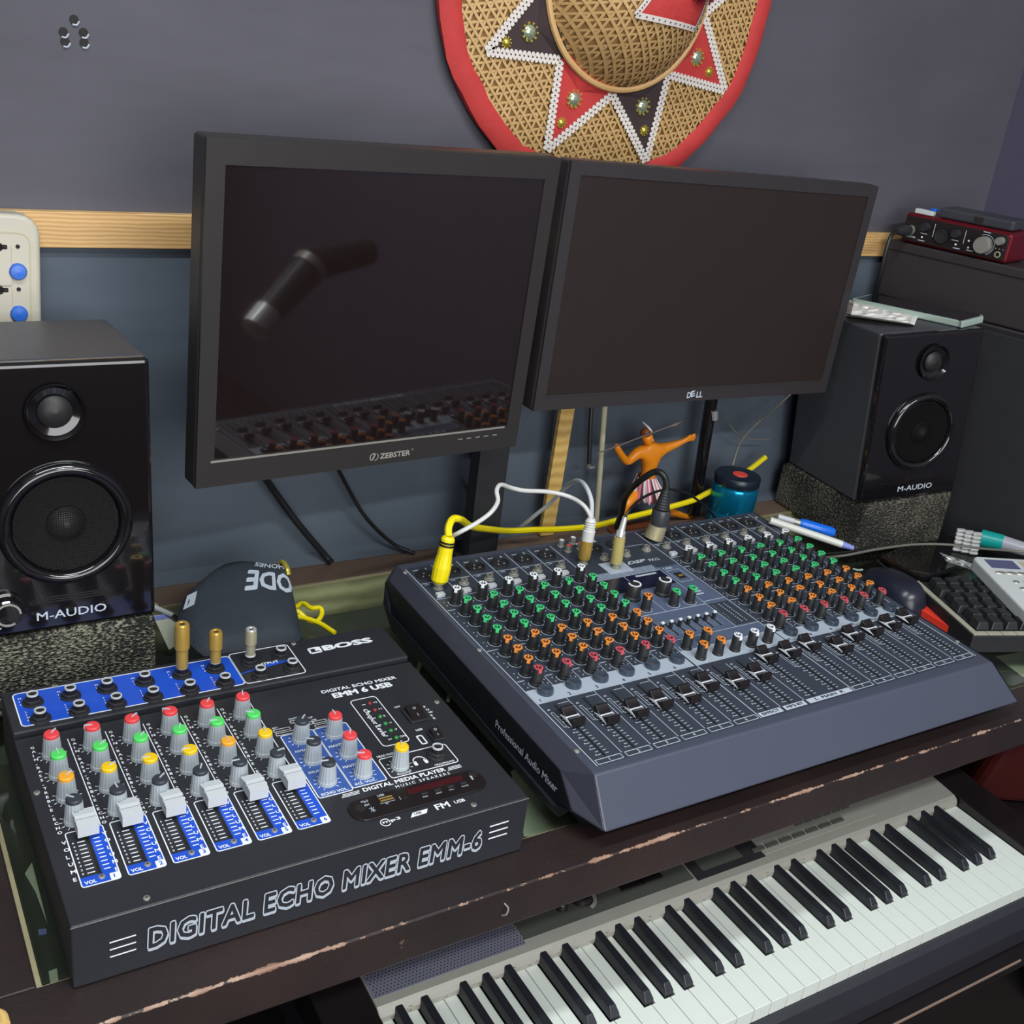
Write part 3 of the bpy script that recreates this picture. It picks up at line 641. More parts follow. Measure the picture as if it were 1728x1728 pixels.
# fader slots
b = MB()
for x in xs: b.box(x-0.0010, x+0.0010, 0.045, 0.1, Z1, Z1+0.0003)
b.build('fader_slots', 'hole', t)
# knobs
def grey_knob(capm, ang):
    n = 36; prof = []; vs = []; fs = []
    for z, r in ((0, 0.0084), (0.003, 0.0082), (0.0035, 0.0078), (0.019, 0.0064)):
        for k in range(n):
            rr = r*(1-(0.045 if (k % 2 and z > 0.001) else 0)); a = 2*math.pi*k/n; vs.append((rr*math.cos(a), rr*math.sin(a), z))
    for j in range(3):
        for k in range(n): fs.append((j*n+k, j*n+(k+1) % n, (j+1)*n+(k+1) % n, (j+1)*n+k))
    fs.append(tuple(3*n+k for k in range(n)))
    b = MB().add(vs, fs); kn = b.build('knob', 'knobgrey', None, bevel=0)
    c = MB().use(capm).lathe([(0.0062, 0), (0.0062, 0.0022), (0.0054, 0.0032), (0, 0.0034)], 24, T(0, 0, 0.019))
    c.use('grey').line(0, 0, 0, 0.0066, 0.0011, 0.0222, 0.0229); c.box(-0.00055, 0.00055, 0.0058, 0.0068, 0.0185, 0.0226)
    c.build('cap', None, kn)
    kn['label'] = {'red': 'red', 'green': 'green', 'yellow': 'yellow', 'amber': 'orange', 'dkcap': 'dark'}[capm]+' capped knob'
    return kn
proto = {}
def put(kind, x, y, a):
    mw = T(x, y, Z1) @ Matrix.Rotation(a*D2R, 4, 'Z')
    if kind not in proto:
        k = proto[kind] = grey_knob(kind, 0); k.parent = bossm; k.matrix_local = mw
    else: dup(proto[kind], bossm, mw)
angs = [(-40, 5, -50, 45), (80, -50, -60, 10), (-50, -40, 80, -45), (60, -20, 85, -25), (-35, 80, 5, 85), (-15, 55, -5, -75)]
for i, x in enumerate(kx):
    for j, y in enumerate(ky):
        put(['red', 'green', ('amber' if i in (0, 4) else 'yellow'), 'dkcap'][j], x, y, angs[i][j])
for (x, y), k, a in zip(kb, ['dkcap']*3+['red']*3+['yellow'], (-40, 60, 80, 0, -25, 70, -20)): put(k, x, y, a)
# fader caps
fy = [0.0962, 0.0962, 0.0947, 0.0935, 0.0895, 0.0910]
for i, x in enumerate(xs):
    if i == 0:
        b = MB(); W2 = 0.0078
        prof = [(-0.0115, 0.004), (-0.0115, 0.0135), (-0.0035, 0.0145), (-0.0030, 0.0125), (-0.0018, 0.0125), (-0.0014, 0.0150)]
        for q in range(5): prof += [(0.001+q*0.0025, 0.0155-q*0.0007), (0.0018+q*0.0025, 0.0137-q*0.0007), (0.0030+q*0.0025, 0.0137-q*0.0007)]
        prof += [(0.0140, 0.004)]
        Mx = Matrix(((0, 0, 1, 0), (1, 0, 0, 0), (0, 1, 0, 0), (0, 0, 0, 1)))
        b.prism(prof, -W2, W2, Mx); b.box(-0.0009, 0.0009, -0.003, 0.003, 0.0, 0.004)
        fc = b.build('fader_cap', 'sliderg', t, loc=(x, fy[i], Z1))
    else: dup(fc, t, loc=(x, fy[i], Z1))
# jack sockets
def hexjack():
    b = MB().use('blkm').lathe([(0.0093, 0), (0.0090, 0.0012), (0.0082, 0.0016)], 28)
    b.lathe([(0.0080, 0.0014), (0.0080, 0.0038), (0.0066, 0.0046)], 6, smooth=False)
    b.use('satin').lathe([(0.0055, 0.0044), (0.0052, 0.0086), (0.0033, 0.0086)], 24, close=True)
    b.use('hole').lathe([(0.0039, 0.0089), (0, 0.0089)], 16, close=True)
    j = b.build('jack_socket', None, t)
    MB().lathe([(0.0037, 0.0070), (0.0038, 0.0101), (0.0049, 0.0101), (0.0051, 0.0085)], 24, close=True).build('jack_ring', 'sliderg', j)
    return j
jp = [(0.0228, 0.2744), (0.0545, 0.2735), (0.0865, 0.2740), (0.1204, 0.2742), (0.1550, 0.2745), (0.1868, 0.2740)]
jf = [(0.0244, 0.2465), (0.0566, 0.2465), (0.0885, 0.2468), (0.1210, 0.2463), (0.1545, 0.2465), (0.1878, 0.2465)]
jf = [(x, y+0.0045) for x, y in jf]; jp = [(x, y+0.0045) for x, y in jp]
jo = [(0.2215, 0.2790), (0.2535, 0.2805), (0.2228, 0.2530), (0.2556, 0.2545)]
j0 = hexjack(); allj = jp+jf+jo; j0.location = (allj[0][0], allj[0][1], ZR)
for x, y in allj[1:]: dup(j0, t, loc=(x, y, ZR))
hp = dup(j0, t, loc=(0.3270, 0.0825, Z1))
# LEDs, switches, player, screws
b0_ = None
for q in range(6):
    y = 0.1784-q*0.0118; m_ = 'led_r' if q < 2 else 'led_g'
    MB().lathe([(0.0022, 0), (0.0020, 0.001), (0.001, 0.0018), (0, 0.002)], 14).build('led', m_, t, loc=(0.3045, y, Z1))
for (x, y, sx_, sy_) in ((0.3370, 0.1455, 0.0105, 0.0120), (0.3400, 0.1090, 0.0065, 0.0080)):
    s_ = MB().box(-sx_, sx_, -sy_, sy_, 0, 0.0018).build('switch', 'blkm', t, loc=(x, y, Z1), bevel=0.0006)
    rk = MB().use('satin').add([(-sx_*.7, -sy_*.8, .0018), (sx_*.7, -sy_*.8, .0018), (sx_*.7, sy_*.8, .0018), (-sx_*.7, sy_*.8, .0018), (-sx_*.7, -sy_*.8, .0022), (sx_*.7, -sy_*.8, .0022), (sx_*.7, sy_*.8, .0062), (-sx_*.7, sy_*.8, .0062)], [(0, 3, 2, 1), (4, 5, 6, 7), (0, 1, 5, 4), (1, 2, 6, 5), (2, 3, 7, 6), (3, 0, 4, 7)])
    rk.use('grey').arc(0, sy_*.35, 0.0014, 0, 360, 0.0004, 0.0052, 0.0056, n=10); rk.line(0, -sy_*.5, 0, -sy_*.2, 0.0005, 0.0034, 0.0040)
    rk.build('rocker', None, s_)
mp = MB().rrect(0.2238, 0.3500, 0.0238, 0.0515, 0.012, Z1, Z1+0.0014).build('media_player', 'satin', t, bevel=0.0007)
q_ = MB(); q_.box(0.2790, 0.3320, 0.0405, 0.0475, Z1+.0014, Z1+.0017); q_.build('display', 'dispred', mp)
q_ = MB(); q_.box(0.2520, 0.2650, 0.0395, 0.0450, Z1+.0014, Z1+.0020)
q_.build('usb_port', 'blkm', mp); q_ = MB(); q_.box(0.2525, 0.2645, 0.0400, 0.0412, Z1+.0020, Z1+.0024); q_.box(0.2525, 0.2645, 0.0432, 0.0445, Z1+.0020, Z1+.0024); q_.build('usb_contacts', 'brass', mp)
for q in range(4): MB().box(0.2880+q*0.0125, 0.2945+q*0.0125, 0.0350, 0.0378, Z1+.0014, Z1+.0026).build('push_button', 'blkm', mp, bevel=0.0004)
pm = MB(); 
for q in range(4): pm.text(['PREV', 'NEXT', 'VOL-', 'MODE'][q], 0.2880+q*0.0125, 0.0318, Z1+.0016, 0.0017, bold=0.02)
pm.text('USB', 0.2530, 0.0468, Z1+.0016, 0.0028, bold=0.03); pm.text('Mp3', 0.2375, 0.0440, Z1+.0016, 0.0034, bold=0.02); pm.text('FM', 0.2385, 0.0398, Z1+.0016, 0.0026, bold=0.03); pm.text('TF', 0.2550, 0.0355, Z1+.0016, 0.0022, bold=0.02); pm.box(0.2515, 0.2650, 0.0383, 0.0386, Z1+.0014, Z1+.0016)
pm.line(0.2405, 0.0320, 0.2445, 0.0365, 0.0005, Z1+.0014, Z1+.0017); pm.line(0.2405, 0.0365, 0.2445, 0.0320, 0.0005, Z1+.0014, Z1+.0017); pm.line(0.2425, 0.0310, 0.2425, 0.0378, 0.0005, Z1+.0014, Z1+.0017)
pm.text('?', 0.3385, 0.0375, Z1+.0016, 0.0060, bold=0.06); pm.box(0.2695, 0.2700, 0.0370, 0.0410, Z1+.0014, Z1+.0016)
pm.build('player_lettering', 'grey', mp)
b = MB(); b.cyl((0.2740, 0.0378, Z1+.0013), (0.2740, 0.0378, Z1+.0016), 0.0018, seg=12); b.cyl((0.2340, 0.0395, Z1+.0013), (0.2340, 0.0395, Z1+.0016), 0.0045, seg=18); b.cyl((0.3425, 0.0440, Z1+.0013), (0.3425, 0.0440, Z1+.0016), 0.0040, seg=18); b.build('mounting_holes', 'hole', mp)
sc0 = None
for (x, y, z) in [(0.0535, 0.0075, Z1), (0.0050, 0.1554, Z1), (0.3659, 0.1580, Z1), (0.3243, 0.0090, Z1), (0.2735, 0.2985, ZR), (0.045, 0.299, ZR)]+[(x, 0.0415, Z1) for x in xs]:
    if sc0 is None:
        b = MB().use('steel').lathe([(0.0026, 0), (0.0024, 0.0008), (0.001, 0.0012), (0, 0.0012)], 16); b.use('hole').line(-0.0013, 0, 0.0013, 0, 0.0004, 0.0011, 0.0014); b.line(0, -0.0013, 0, 0.0013, 0.0004, 0.0011, 0.0014)
        sc0 = b.build('screw', None, t, loc=(x, y, z))
    else: dup(sc0, t, loc=(x, y, z))
# adapters plugged into the back row (things of their own)
for (k, h, r_, m_, lb) in ((4, 0.046, 0.0070, 'brass', 'tall brass jack adapter plugged into the small mixer'), (5, 0.032, 0.0064, 'brass', 'short brass adapter, middle of the three plugs in the small mixer'), (12, 0.028, 0.0058, 'nickel', 'dull nickel adapter plugged into the output socket')):
    x, y = allj[k]
    a = thing('jack_adapter', lb, 'adapter', loc=(0.1+x, 0.627+y, ZR+0.0093), group='adapters plugged into the small mixer')
    MB().lathe([(r_*.80, 0), (r_*.80, h*.42), (r_, h*.46), (r_, h*.90), (r_*.92, h)], 26).build('barrel', m_, a)
    MB().lathe([(r_*.35, 0), (r_*.45, 0.0012), (r_*.80, 0.0012), (r_*.86, 0)], 24, T(0, 0, h), close=True).build('rim', 'brass' if m_ == 'brass' else 'chrome', a)
    MB().lathe([(r_*.4, 0), (0, 0)], 16, T(0, 0, h+0.0002), close=True).build('bore', 'hole', a)
# ------------------------------------------------------------------ large mixing console
PM = T(0.548, 0.632, 0.066) @ rotm(0.731*D2R, 1.362*D2R, -0.108*D2R)
PW, PD = 0.537, 0.388
U = PW/16
t = mixer = thing('mixing_console', 'large black sixteen fader mixing console with green and orange knobs', 'audio mixer', loc=(0.548, 0.632, 0))
PL = T(-0.548, -0.632, 0) @ PM           # panel frame in the console's own space
def up(v): # height of the panel top at depth v (console space)
    return 0.066+v*0.02377
# body: panel slab, raked front, underbody and two chamfered end caps
def yz(pts, x0, x1, b, M2=None):        # extrude a (y,z) profile along x
    Mx = Matrix(((0, 0, 1, 0), (1, 0, 0, 0), (0, 1, 0, 0), (0, 0, 0, 1)))
    return b.prism(pts, x0, x1, Mx)
b = MB(); yz([(-0.008, 0.0655), (0.0, 0.0660), (PD+0.012, up(PD+0.012)), (PD+0.022, 0.066), (PD+0.022, 0.012), (0.02, 0.012), (-0.036, 0.022)], -0.0085, PW+0.012, b)
b.v = [v+Vector(((0.030*min(1, max(0, (0.062-v.z)/0.04))) if v.x > 0.3 else 0, 0, 0)) for v in b.v]
b.build('chassis', 'mixfront', t, bevel=0.002)
b = MB(); yz([(PD+0.015, 0.0122), (PD+0.015, 0.001), (0.0, 0.001), (-0.020, 0.0122)], -0.004, PW+0.006, b); b.build('underbody', 'mixside', t)
def endcap(sg):
    xo = lambda d: (-0.0085-d) if sg < 0 else (PW+0.012+d*0.5)
    # rings of (y,z) at three offsets: inner top profile, rim, lower side
    inn = [(-0.0362, 0.0225), (-0.0085, 0.0668), (PD+0.0125, up(PD+0.0125)+0.0008), (PD+0.0225, 0.064), (PD+0.0225, 0.010), (0.020, 0.010)]
    rim = [(-0.0060, 0.0300), (0.0200, 0.0560), (PD-0.004, up(PD)-0.010), (PD+0.006, 0.058), (PD+0.006, 0.030), (0.020, 0.016)]
    low = [(0.0150, 0.0030), (0.0300, 0.0240), (PD-0.010, 0.034), (PD-0.004, 0.030), (PD-0.010, 0.002), (0.030, 0.0005)]
    v = [(xo(0), y, z) for y, z in inn]+[(xo(0.0175), y, z) for y, z in rim]+[(xo(0.012), y, z) for y, z in low]
    f = []
    for k in range(6):
        k2 = (k+1) % 6; f += [(k, k2, 6+k2, 6+k), (6+k, 6+k2, 12+k2, 12+k)]
    f += [tuple(12+k for k in range(6)), tuple(k for k in range(6))[::-1]]
    if sg > 0: f = [q[::-1] for q in f]; v = [(x+0.030*min(1, max(0, (0.062-z)/0.04)), y, z) for x, y, z in v]
    return v, f
for sg in (-1, 1):
    v, f = endcap(sg); b = MB().use('mixbody'); b.add(v, f); b.use('mixside')
    b.m = [1 if (i % 2 == 1 and i < 12) or i == 12 else 0 for i in range(len(f))]
    ec = b.build('end_cap', None, t, bevel=0.0015)
    if sg < 0: capL = ec
b = MB()
Ms = Matrix(((0, 0, -1, -0.0262), (-1, 0, 0, 0), (0, 1, 0, 0), (0, 0, 0, 1)))
b.text('Professional Audio Mixer', -0.130, 0, 0, 0.0085, width=0.112, bold=0.02, M2=T(-0.0264, 0, 0.031) @ Matrix(((0, 0, -1, 0), (-1, 0, 0, 0), (0, 1, 0, 0), (0, 0, 0, 1))) @ Matrix.Rotation(0.0, 4, 'Z'))
b.build('side_lettering', 'grey', capL)
# panel print
p = MB(PL); Z = 0.0006
p.use('mixpanel').box(0, PW, 0, PD, 0.0001, 0.0004)
def X(u): return u*U
white, ltg = 'grey', 'ltgrey'
p.use('ltgrey'); p.box(X(0.03), X(5.92), 0.1005, 0.1238, Z, Z+.0001); p.box(X(10.08), X(15.97), 0.1005, 0.1238, Z, Z+.0001)
p.use('ltgrey'); p.box(X(6.0), X(10.0), 0.1000, 0.1290, Z, Z+.0001); p.use('slate').box(X(6.0), X(10.0), 0.1290, 0.1475, Z, Z+.0001)
p.use('slate'); p.box(X(6.05), X(9.95), 0.1500, 0.2560, Z, Z+.0001)
p.use('mixpanel'); p.box(X(9.03), X(9.93), 0.1515, 0.2010, Z+.0001, Z+.0002)
p.use('navy'); p.box(X(6.0), X(8.95), 0.2575, 0.2895, Z, Z+.00015)
p.use('slate'); p.box(X(5.98), X(8.98), 0.2900, 0.3050, Z, Z+.0001); p.use('ltgrey').box(X(6.95), X(8.0), 0.2990, 0.3270, Z+.0001, Z+.0002)
p.use('slate').box(X(9.02), X(9.95), 0.2500, 0.2960, Z, Z+.00015)
p.use('grey')
zz0, zz1 = Z+.0001, Z+.0003
for u in [0, 6, 10, 16]: p.line(X(u), 0, X(u), PD-0.002, 0.0010, zz0, zz1)
for k in list(range(1, 6))+list(range(11, 16)):
    p.line(X(k), 0.100, X(k), 0.008, 0.0007, zz0, zz1); p.line(X(k), 0.1240, X(k), 0.140, 0.0007, zz0, zz1); p.line(X(k), 0.3150, X(k), PD-0.002, 0.0009, zz0, zz1)
for k in (7, 8): p.line(X(k), 0.008, X(k), 0.092, 0.0007, zz0, zz1)
for a, b_ in ((0, 6), (10, 16)):
    for k in range(a, b_):
        p.line(X(k+.05), 0.3490, X(k+.92), 0.3490, 0.0007, zz0, zz1); p.line(X(k+.05), 0.3120, X(k+.92), 0.3120, 0.0007, zz0, zz1)
        p.line(X(k+.05), 0.2865, X(k+.35), 0.2865, 0.0009, zz0, zz1); p.line(X(k+.05), 0.2000, X(k+.45), 0.2000, 0.0009, zz0, zz1); p.line(X(k+.05), 0.1405, X(k+.30), 0.1405, 0.0009, zz0, zz1); p.line(X(k+.6), 0.0945, X(k+.97), 0.0945, 0.0006, zz0, zz1)
        p.text('MIC', X(k+.2), 0.3780, zz1, 0.0030, bold=0.04, width=0.008); p.text(str(k+1 if k < 6 else k-3), X(k+.68), 0.3775, zz1, 0.0045, bold=0.04)
        p.text('LINE', X(k+.12), 0.3445, zz1, 0.0024, bold=0.03); p.text('PAD', X(k+.1), 0.3135, zz1, 0.0024, bold=0.03)
        p.text('MUTE', X(k+.35), 0.1015, zz1, 0.0024, bold=0.02)
for k in range(16):
    num = {**{i: str(i+1) for i in range(6)}, **{i: str(i-3) for i in range(10, 16)}}
    if k in num:
        p.frame(X(k+.08), X(k+.92), 0.0012, 0.0075, 0.0007, zz0, zz1); p.text(num[k], X(k+.5), 0.0024, zz1, 0.0040, align='c', bold=0.03)
p.box(X(6.06), X(6.94), 0.0008, 0.0078, zz0, zz1); p.box(X(7.06), X(7.94), 0.0008, 0.0078, zz0, zz1); p.box(X(8.06), X(9.94), 0.0008, 0.0078, zz0, zz1)
p.use('mixpanel'); p.text('EFFECT', X(6.5), 0.0024, zz1+.0002, 0.0040, align='c', width=0.023, bold=0.03); p.text('MP3-BT', X(7.5), 0.0024, zz1+.0002, 0.0040, align='c', width=0.023, bold=0.03); p.text('L  MAIN  R', X(9.0), 0.0024, zz1+.0002, 0.0040, align='c', width=0.042, bold=0.03)
for k in range(16): 
    if not 6 <= k < 10: p.text(str(k+1 if k < 6 else k-3), X(k+.18), 0.1030, zz1+.0002, 0.0045, bold=0.02)
p.use('grey')
fu = [k+.48 for k in range(16)]
for k in range(16):
    x = X(fu[k])
    for q in range(15):
        y = 0.0130+q*0.0045
        p.box(x-0.0062, x-0.0025, y, y+0.0006, zz0, zz1); p.box(x+0.0025, x+0.0062, y, y+0.0006, zz0, zz1)
        if q % 2 == 0: p.box(x-0.0085, x-0.0070, y, y+0.0014, zz0, zz1)
    p.frame(x-0.0115, x-0.0085, 0.060, 0.0840, 0.0005, zz0, zz1)
    p.text('dB', x-0.0125, 0.0875, zz1, 0.0024, bold=0.03)
# display, effects block, equaliser prints
p.line(X(7.3), 0.2575, X(7.3), 0.2895, 0.0007, zz0, zz1); p.line(X(6), 0.2895, X(8.95), 0.2905, 0.0006, zz0, zz1); p.rrect(X(7.75), X(8.7), 0.2835, 0.2870, 0.001, zz0, zz1)
p.line(X(6.05), 0.2045, X(8.98), 0.2030, 0.0008, zz0, zz1); p.line(X(9.0), 0.150, X(9.0), 0.296, 0.0006, zz0, zz1); p.line(X(7.25), 0.205, X(7.25), 0.2560, 0.0005, zz0, zz1)
p.line(X(6), 0.1490, X(10), 0.1485, 0.0009, zz0, zz1); p.line(X(9.0), 0.2080, X(10), 0.2080, 0.0007, zz0, zz1); p.line(X(6.0), 0.1475, X(6.0), 0.13, 0.0006, zz0, zz1)
p.frame(X(9.15), X(9.75), 0.2560, 0.2850, 0.0005, zz0, zz1); p.text('USB', X(9.15), 0.2880, zz1, 0.0045, width=0.014, bold=0.04)
for q in range(3): p.rrect(X(9.1+q*.02), X(9.45+q*.02), 0.2235+q*0.006, 0.2262+q*0.006, 0.001, zz0, zz1)
for a in range(8): p.line(X(6.05), 0.2920+a*0.0016, X(8.9), 0.2920+a*0.0016, 0.0002, zz0, zz1)
for a in range(9): p.line(X(6.15+a*.33), 0.2915, X(6.15+a*.33), 0.3035, 0.0003, zz0, zz1)
for q in range(9):
    for r_ in range(3): p.line(X(6.2+0.0), 0.1600+q*0.0033, X(8.75), 0.1600+q*0.0033, 0.00025, zz0, zz1)
for q in range(12):
    for r_ in range(2): p.box(X(9.42+r_*.22), X(9.42+r_*.22)+0.0016, 0.1560+q*0.0036, 0.1575+q*0.0036, zz0, zz1)
    p.text(str((q*3) % 20), X(9.12), 0.1555+q*0.0036, zz1, 0.0019)
p.text('MIXER', X(7.35), 0.3110, zz1, 0.0062, width=0.026, bold=0.05, shear=0.4) if False else None
p.text('DSP', X(8.05), 0.3130, zz1, 0.0075, width=0.030, bold=0.05, shear=0.4); p.text('FX12', X(9.05), 0.3120, zz1, 0.0062, width=0.016, bold=0.04)
p.box(X(7.05), X(8.0), 0.3790, 0.3835, zz0, zz1); p.box(X(8.1), X(9.7), 0.3550-0.0, 0.3556, zz0, zz1)
# circles round every knob
gv = [0.276, 0.2545, 0.2335, 0.2125]; ov = [0.1910, 0.1710, 0.1510]
rows = [(0.3000, 'white')]+[(v, 'lgreen') for v in gv]+[(v, 'orange') for v in ov]+[(0.1320, 'pink')]
cols = [k+.55 for k in range(6)]+[k+.50 for k in range(10, 16)]
for u in cols:
    for v, _ in rows: p.arc(X(u), v, 0.0078, 150, 390, 0.0007, zz0, zz1, n=12)
    for v, _ in rows:
        for dx in (-0.0125, 0.0112): p.box(X(u)+dx, X(u)+dx+0.0014, v-0.004, v-0.0028, zz0, zz1); p.box(X(u)+dx, X(u)+dx+0.0012, v+0.003, v+0.0040, zz0, zz1)
extra = [(6.37, 0.1325, 'orange'), (6.42, 0.1108, 'orange'), (7.10, 0.1315, 'orange'), (7.16, 0.1110, 'orange'), (7.88, 0.1105, 'white'), (8.62, 0.1110, 'white'), (9.36, 0.1115, 'white'), (6.62, 0.2165, 'orange'), (7.80, 0.2145, 'lgreen'), (8.52, 0.2135, 'lgreen')]
for u, v, _ in extra: p.arc(X(u), v, 0.0078, 150, 390, 0.0006, zz0, zz1, n=12)
o = p.build('printed_panel', None, t); o['label'] = 'printed slate panel with white lines'
# knobs
def mk_knob(cap, name):
    prof = [(0.0062, 0), (0.0061, 0.002), (0.0057, 0.0025), (0.0054, 0.0175), (0.0048, 0.0187), (0, 0.0187)]
    kn = MB().lathe(prof, 20).build(name, 'keycap', t)
    c = MB()
    c.arc(0, 0, 0.0039, 115, 425, 0.0017, 0.0184, 0.0197, n=18)
    c.box(-0.0007, 0.0007, 0.0002, 0.0050, 0.0184, 0.0198); c.box(-0.0017, 0.0017, -0.0062, -0.0044, 0.0158, 0.0194)

    c.build('cap', cap, kn)
    kn['label'] = {'white': 'white', 'lgreen': 'green', 'orange': 'orange', 'pink': 'pink-red'}[cap]+' topped black knob'
    return kn
pr_ = {}
def putk(cap, name, u, v, a):
    mw = PL @ T(X(u), v, Z) @ Matrix.Rotation(a*D2R, 4, 'Z')
    if (cap, name) not in pr_: k = pr_[(cap, name)] = mk_knob(cap, name); k.matrix_local = mw
    else: dup(pr_[(cap, name)], t, mw)
nm = {'white': 'gain_knob', 'lgreen': 'tone_knob', 'orange': 'send_knob', 'pink': 'pan_knob'}
for i, u in enumerate(cols):
    for j, (v, c) in enumerate(rows):
        putk(c, nm[c], u, v, (random.uniform(-25, 25)-(30 if i < 6 else 60)) if c != 'pink' else random.uniform(-15, 15))
for u, v, c in extra: putk(c, 'master_knob', u, v, random.uniform(-30, 10))
for u, v, a in ((6.64, 0.2430, 10), (7.92, 0.2400, -20)):
    kn = MB().lathe([(0.0105, 0), (0.0100, 0.003), (0.0088, 0.004), (0.0084, 0.0175), (0.0074, 0.0190), (0, 0.0190)], 28).build('large_knob', 'keycap', t, mw=PL @ T(X(u), v, Z))
    MB().arc(0, 0, 0.0068, a-220, a+60, 0.0018, 0.0189, 0.0196, n=18).build('cap', 'white', kn)
# mute buttons
mb0 = None
for k in list(range(6))+list(range(10, 16)):
    mw = PL @ T(X(k+.57), 0.1160, Z)
    if mb0 is None:
        mb0 = MB().lathe([(0.0085, 0), (0.0085, 0.0030), (0.0078, 0.0052), (0.0060, 0.0062), (0.0045, 0.0058), (0, 0.0056)], 26).build('mute_button', 'mute', t, mw=mw)
    else: dup(mb0, t, mw)
# fader slots and caps
fv = [0.0655, 0.0560, 0.0535, 0.0570, 0.0540, 0.0650, 0.0560, 0.0590, 0.0830, 0.0820, 0.0850, 0.0680, 0.0820, 0.0830, 0.0850, 0.0880]
sl = None
for k in range(16):
    mw = PL @ T(X(fu[k]), 0, Z)
    if sl is None: sl = MB().box(-0.0009, 0.0009, 0.0095, 0.0935, 0, 0.0005).build('fader_slot', 'hole', t, mw=mw)
    else: dup(sl, t, mw)
def fadercap():
    n = 12; W2 = 0.0070; L = 0.0115; pr0 = []
    for i in range(n+1):
        y = -L+2*L*i/n; c = abs(y)/L
        pr0.append((y, 0.0045+0.0075*c**1.6+0.001))
    pr0[0] = (-L-0.0005, 0.0105); pr0[-1] = (L+0.0005, 0.0105)
    prof = [(-L-0.001, 0.003), ]+pr0+[(L+0.001, 0.003)]
    Mx = Matrix(((0, 0, 1, 0), (1, 0, 0, 0), (0, 1, 0, 0), (0, 0, 0, 1)))
    b = MB().prism(prof[::-1], -W2, W2, Mx); b.box(-0.0015, 0.0015, -0.004, 0.004, 0, 0.004)
    f_ = b.build('fader_cap', 'satin', t, bevel=0.0005)
    c = MB(); c.box(-W2-0.0002, W2+0.0002, -0.0007, 0.0007, 0.0030, 0.0062)
    for s in (-1, 1):
        x = s*(W2+0.00015)
        vs = [(x, -0.0100, 0.0032), (x, 0.0100, 0.0032), (x, 0, 0.0066)]; x2 = s*(W2+0.0005)
        vs += [(x2, -0.0100, 0.0032), (x2, 0.0100, 0.0032), (x2, 0, 0.0066)]
        c.add(vs, [(0, 1, 2), (3, 5, 4), (0, 3, 4, 1), (1, 4, 5, 2), (2, 5, 3, 0)])
    c.build('pointer', 'white', f_)
    return f_
fc = None
for k in range(16):
    mw = PL @ T(X(fu[k]), fv[k], Z+.0005)
    if fc is None: fc = fadercap(); fc.matrix_local = mw
    else: dup(fc, t, mw)
# XLR sockets
xl = None
xs_ = [(k+.47, 0.3660) for k in range(6)]+[(k+.40, 0.3645) for k in range(10, 16)]+[(7.55, 0.3640), (8.55, 0.3645)]
for i, (u, v) in enumerate(xs_):
    if i == 6: continue                    # taken by the microphone plug
    mw = PL @ T(X(u), v, Z)
    if xl is None:
        b = MB().use('blkm').lathe([(0.0118, 0), (0.0116, 0.0016), (0.0100, 0.0018), (0.0098, 0.0003), (0, 0.0003)], 30)
        xl = b.build('microphone_socket', None, t, mw=mw)
        c = MB()
        for a in (90, 210, 330): c.lathe([(0.0012, 0.0004), (0.0010, 0.0010), (0, 0.0012)], 10, T(0.0045*math.cos(a*D2R), 0.0045*math.sin(a*D2R), 0))
        c.build('contacts', 'steel', xl)
    else: dup(xl, t, mw)
# jack sockets
jk = None
for i, (u, v) in enumerate([(k+.47, 0.3350) for k in range(6)]+[(k+.45, 0.3385) for k in range(10, 16)]+[(9.50, 0.3400), (8.45, 0.3360), (7.44, 0.3360), (6.45, 0.3350), (7.44, 0.3120)]):
    mw = PL @ T(X(u), v, Z)
    if jk is None:
        b = MB().use('steel').lathe([(0.0062, 0), (0.0062, 0.0010), (0.0048, 0.0014)], 20); b.lathe([(0.0052, 0.0012), (0.0052, 0.0030), (0.0040, 0.0034)], 6, smooth=False)
        b.lathe([(0.0040, 0.0032), (0.0040, 0.0066), (0.0024, 0.0066), (0.0022, 0.0050)], 20, close=True); b.use('hole').lathe([(0.0024, 0.0056), (0, 0.0056)], 14, close=True)
        jk = b.build('jack_socket', None, t, mw=mw)
    else: dup(jk, t, mw)
# phono sockets
for i, (u, v, m_) in enumerate([(6.43, 0.3830, 'white'), (6.99, 0.3850, 'white'), (6.45, 0.3680, 'redplastic'), (7.00, 0.3690, 'redplastic')]):
    b = MB().use('steel').lathe([(0.0050, 0), (0.0048, 0.0010), (0.0036, 0.0012), (0.0036, 0.0080), (0.0030, 0.0082)], 18)
    b.use(m_).lathe([(0.0031, 0.0086), (0.0020, 0.0090), (0.0016, 0.0080), (0, 0.0080)], 16, close=True)
    b.build('phono_socket', None, t, mw=PL @ T(X(u), v, Z))
# small push switches
sw = None
for k in list(range(6))+list(range(10, 16)):
    for j, (du, v, m_) in enumerate(((.28, 0.3180, 'sliderg'),)):
        mw = PL @ T(X(k+du), v, Z)
        if sw is None: sw = MB().box(-0.0050, 0.0050, -0.0032, 0.0032, 0, 0.0042).build('push_switch', 'sliderg', t, mw=mw, bevel=0.0006)
        else: dup(sw, t, mw)
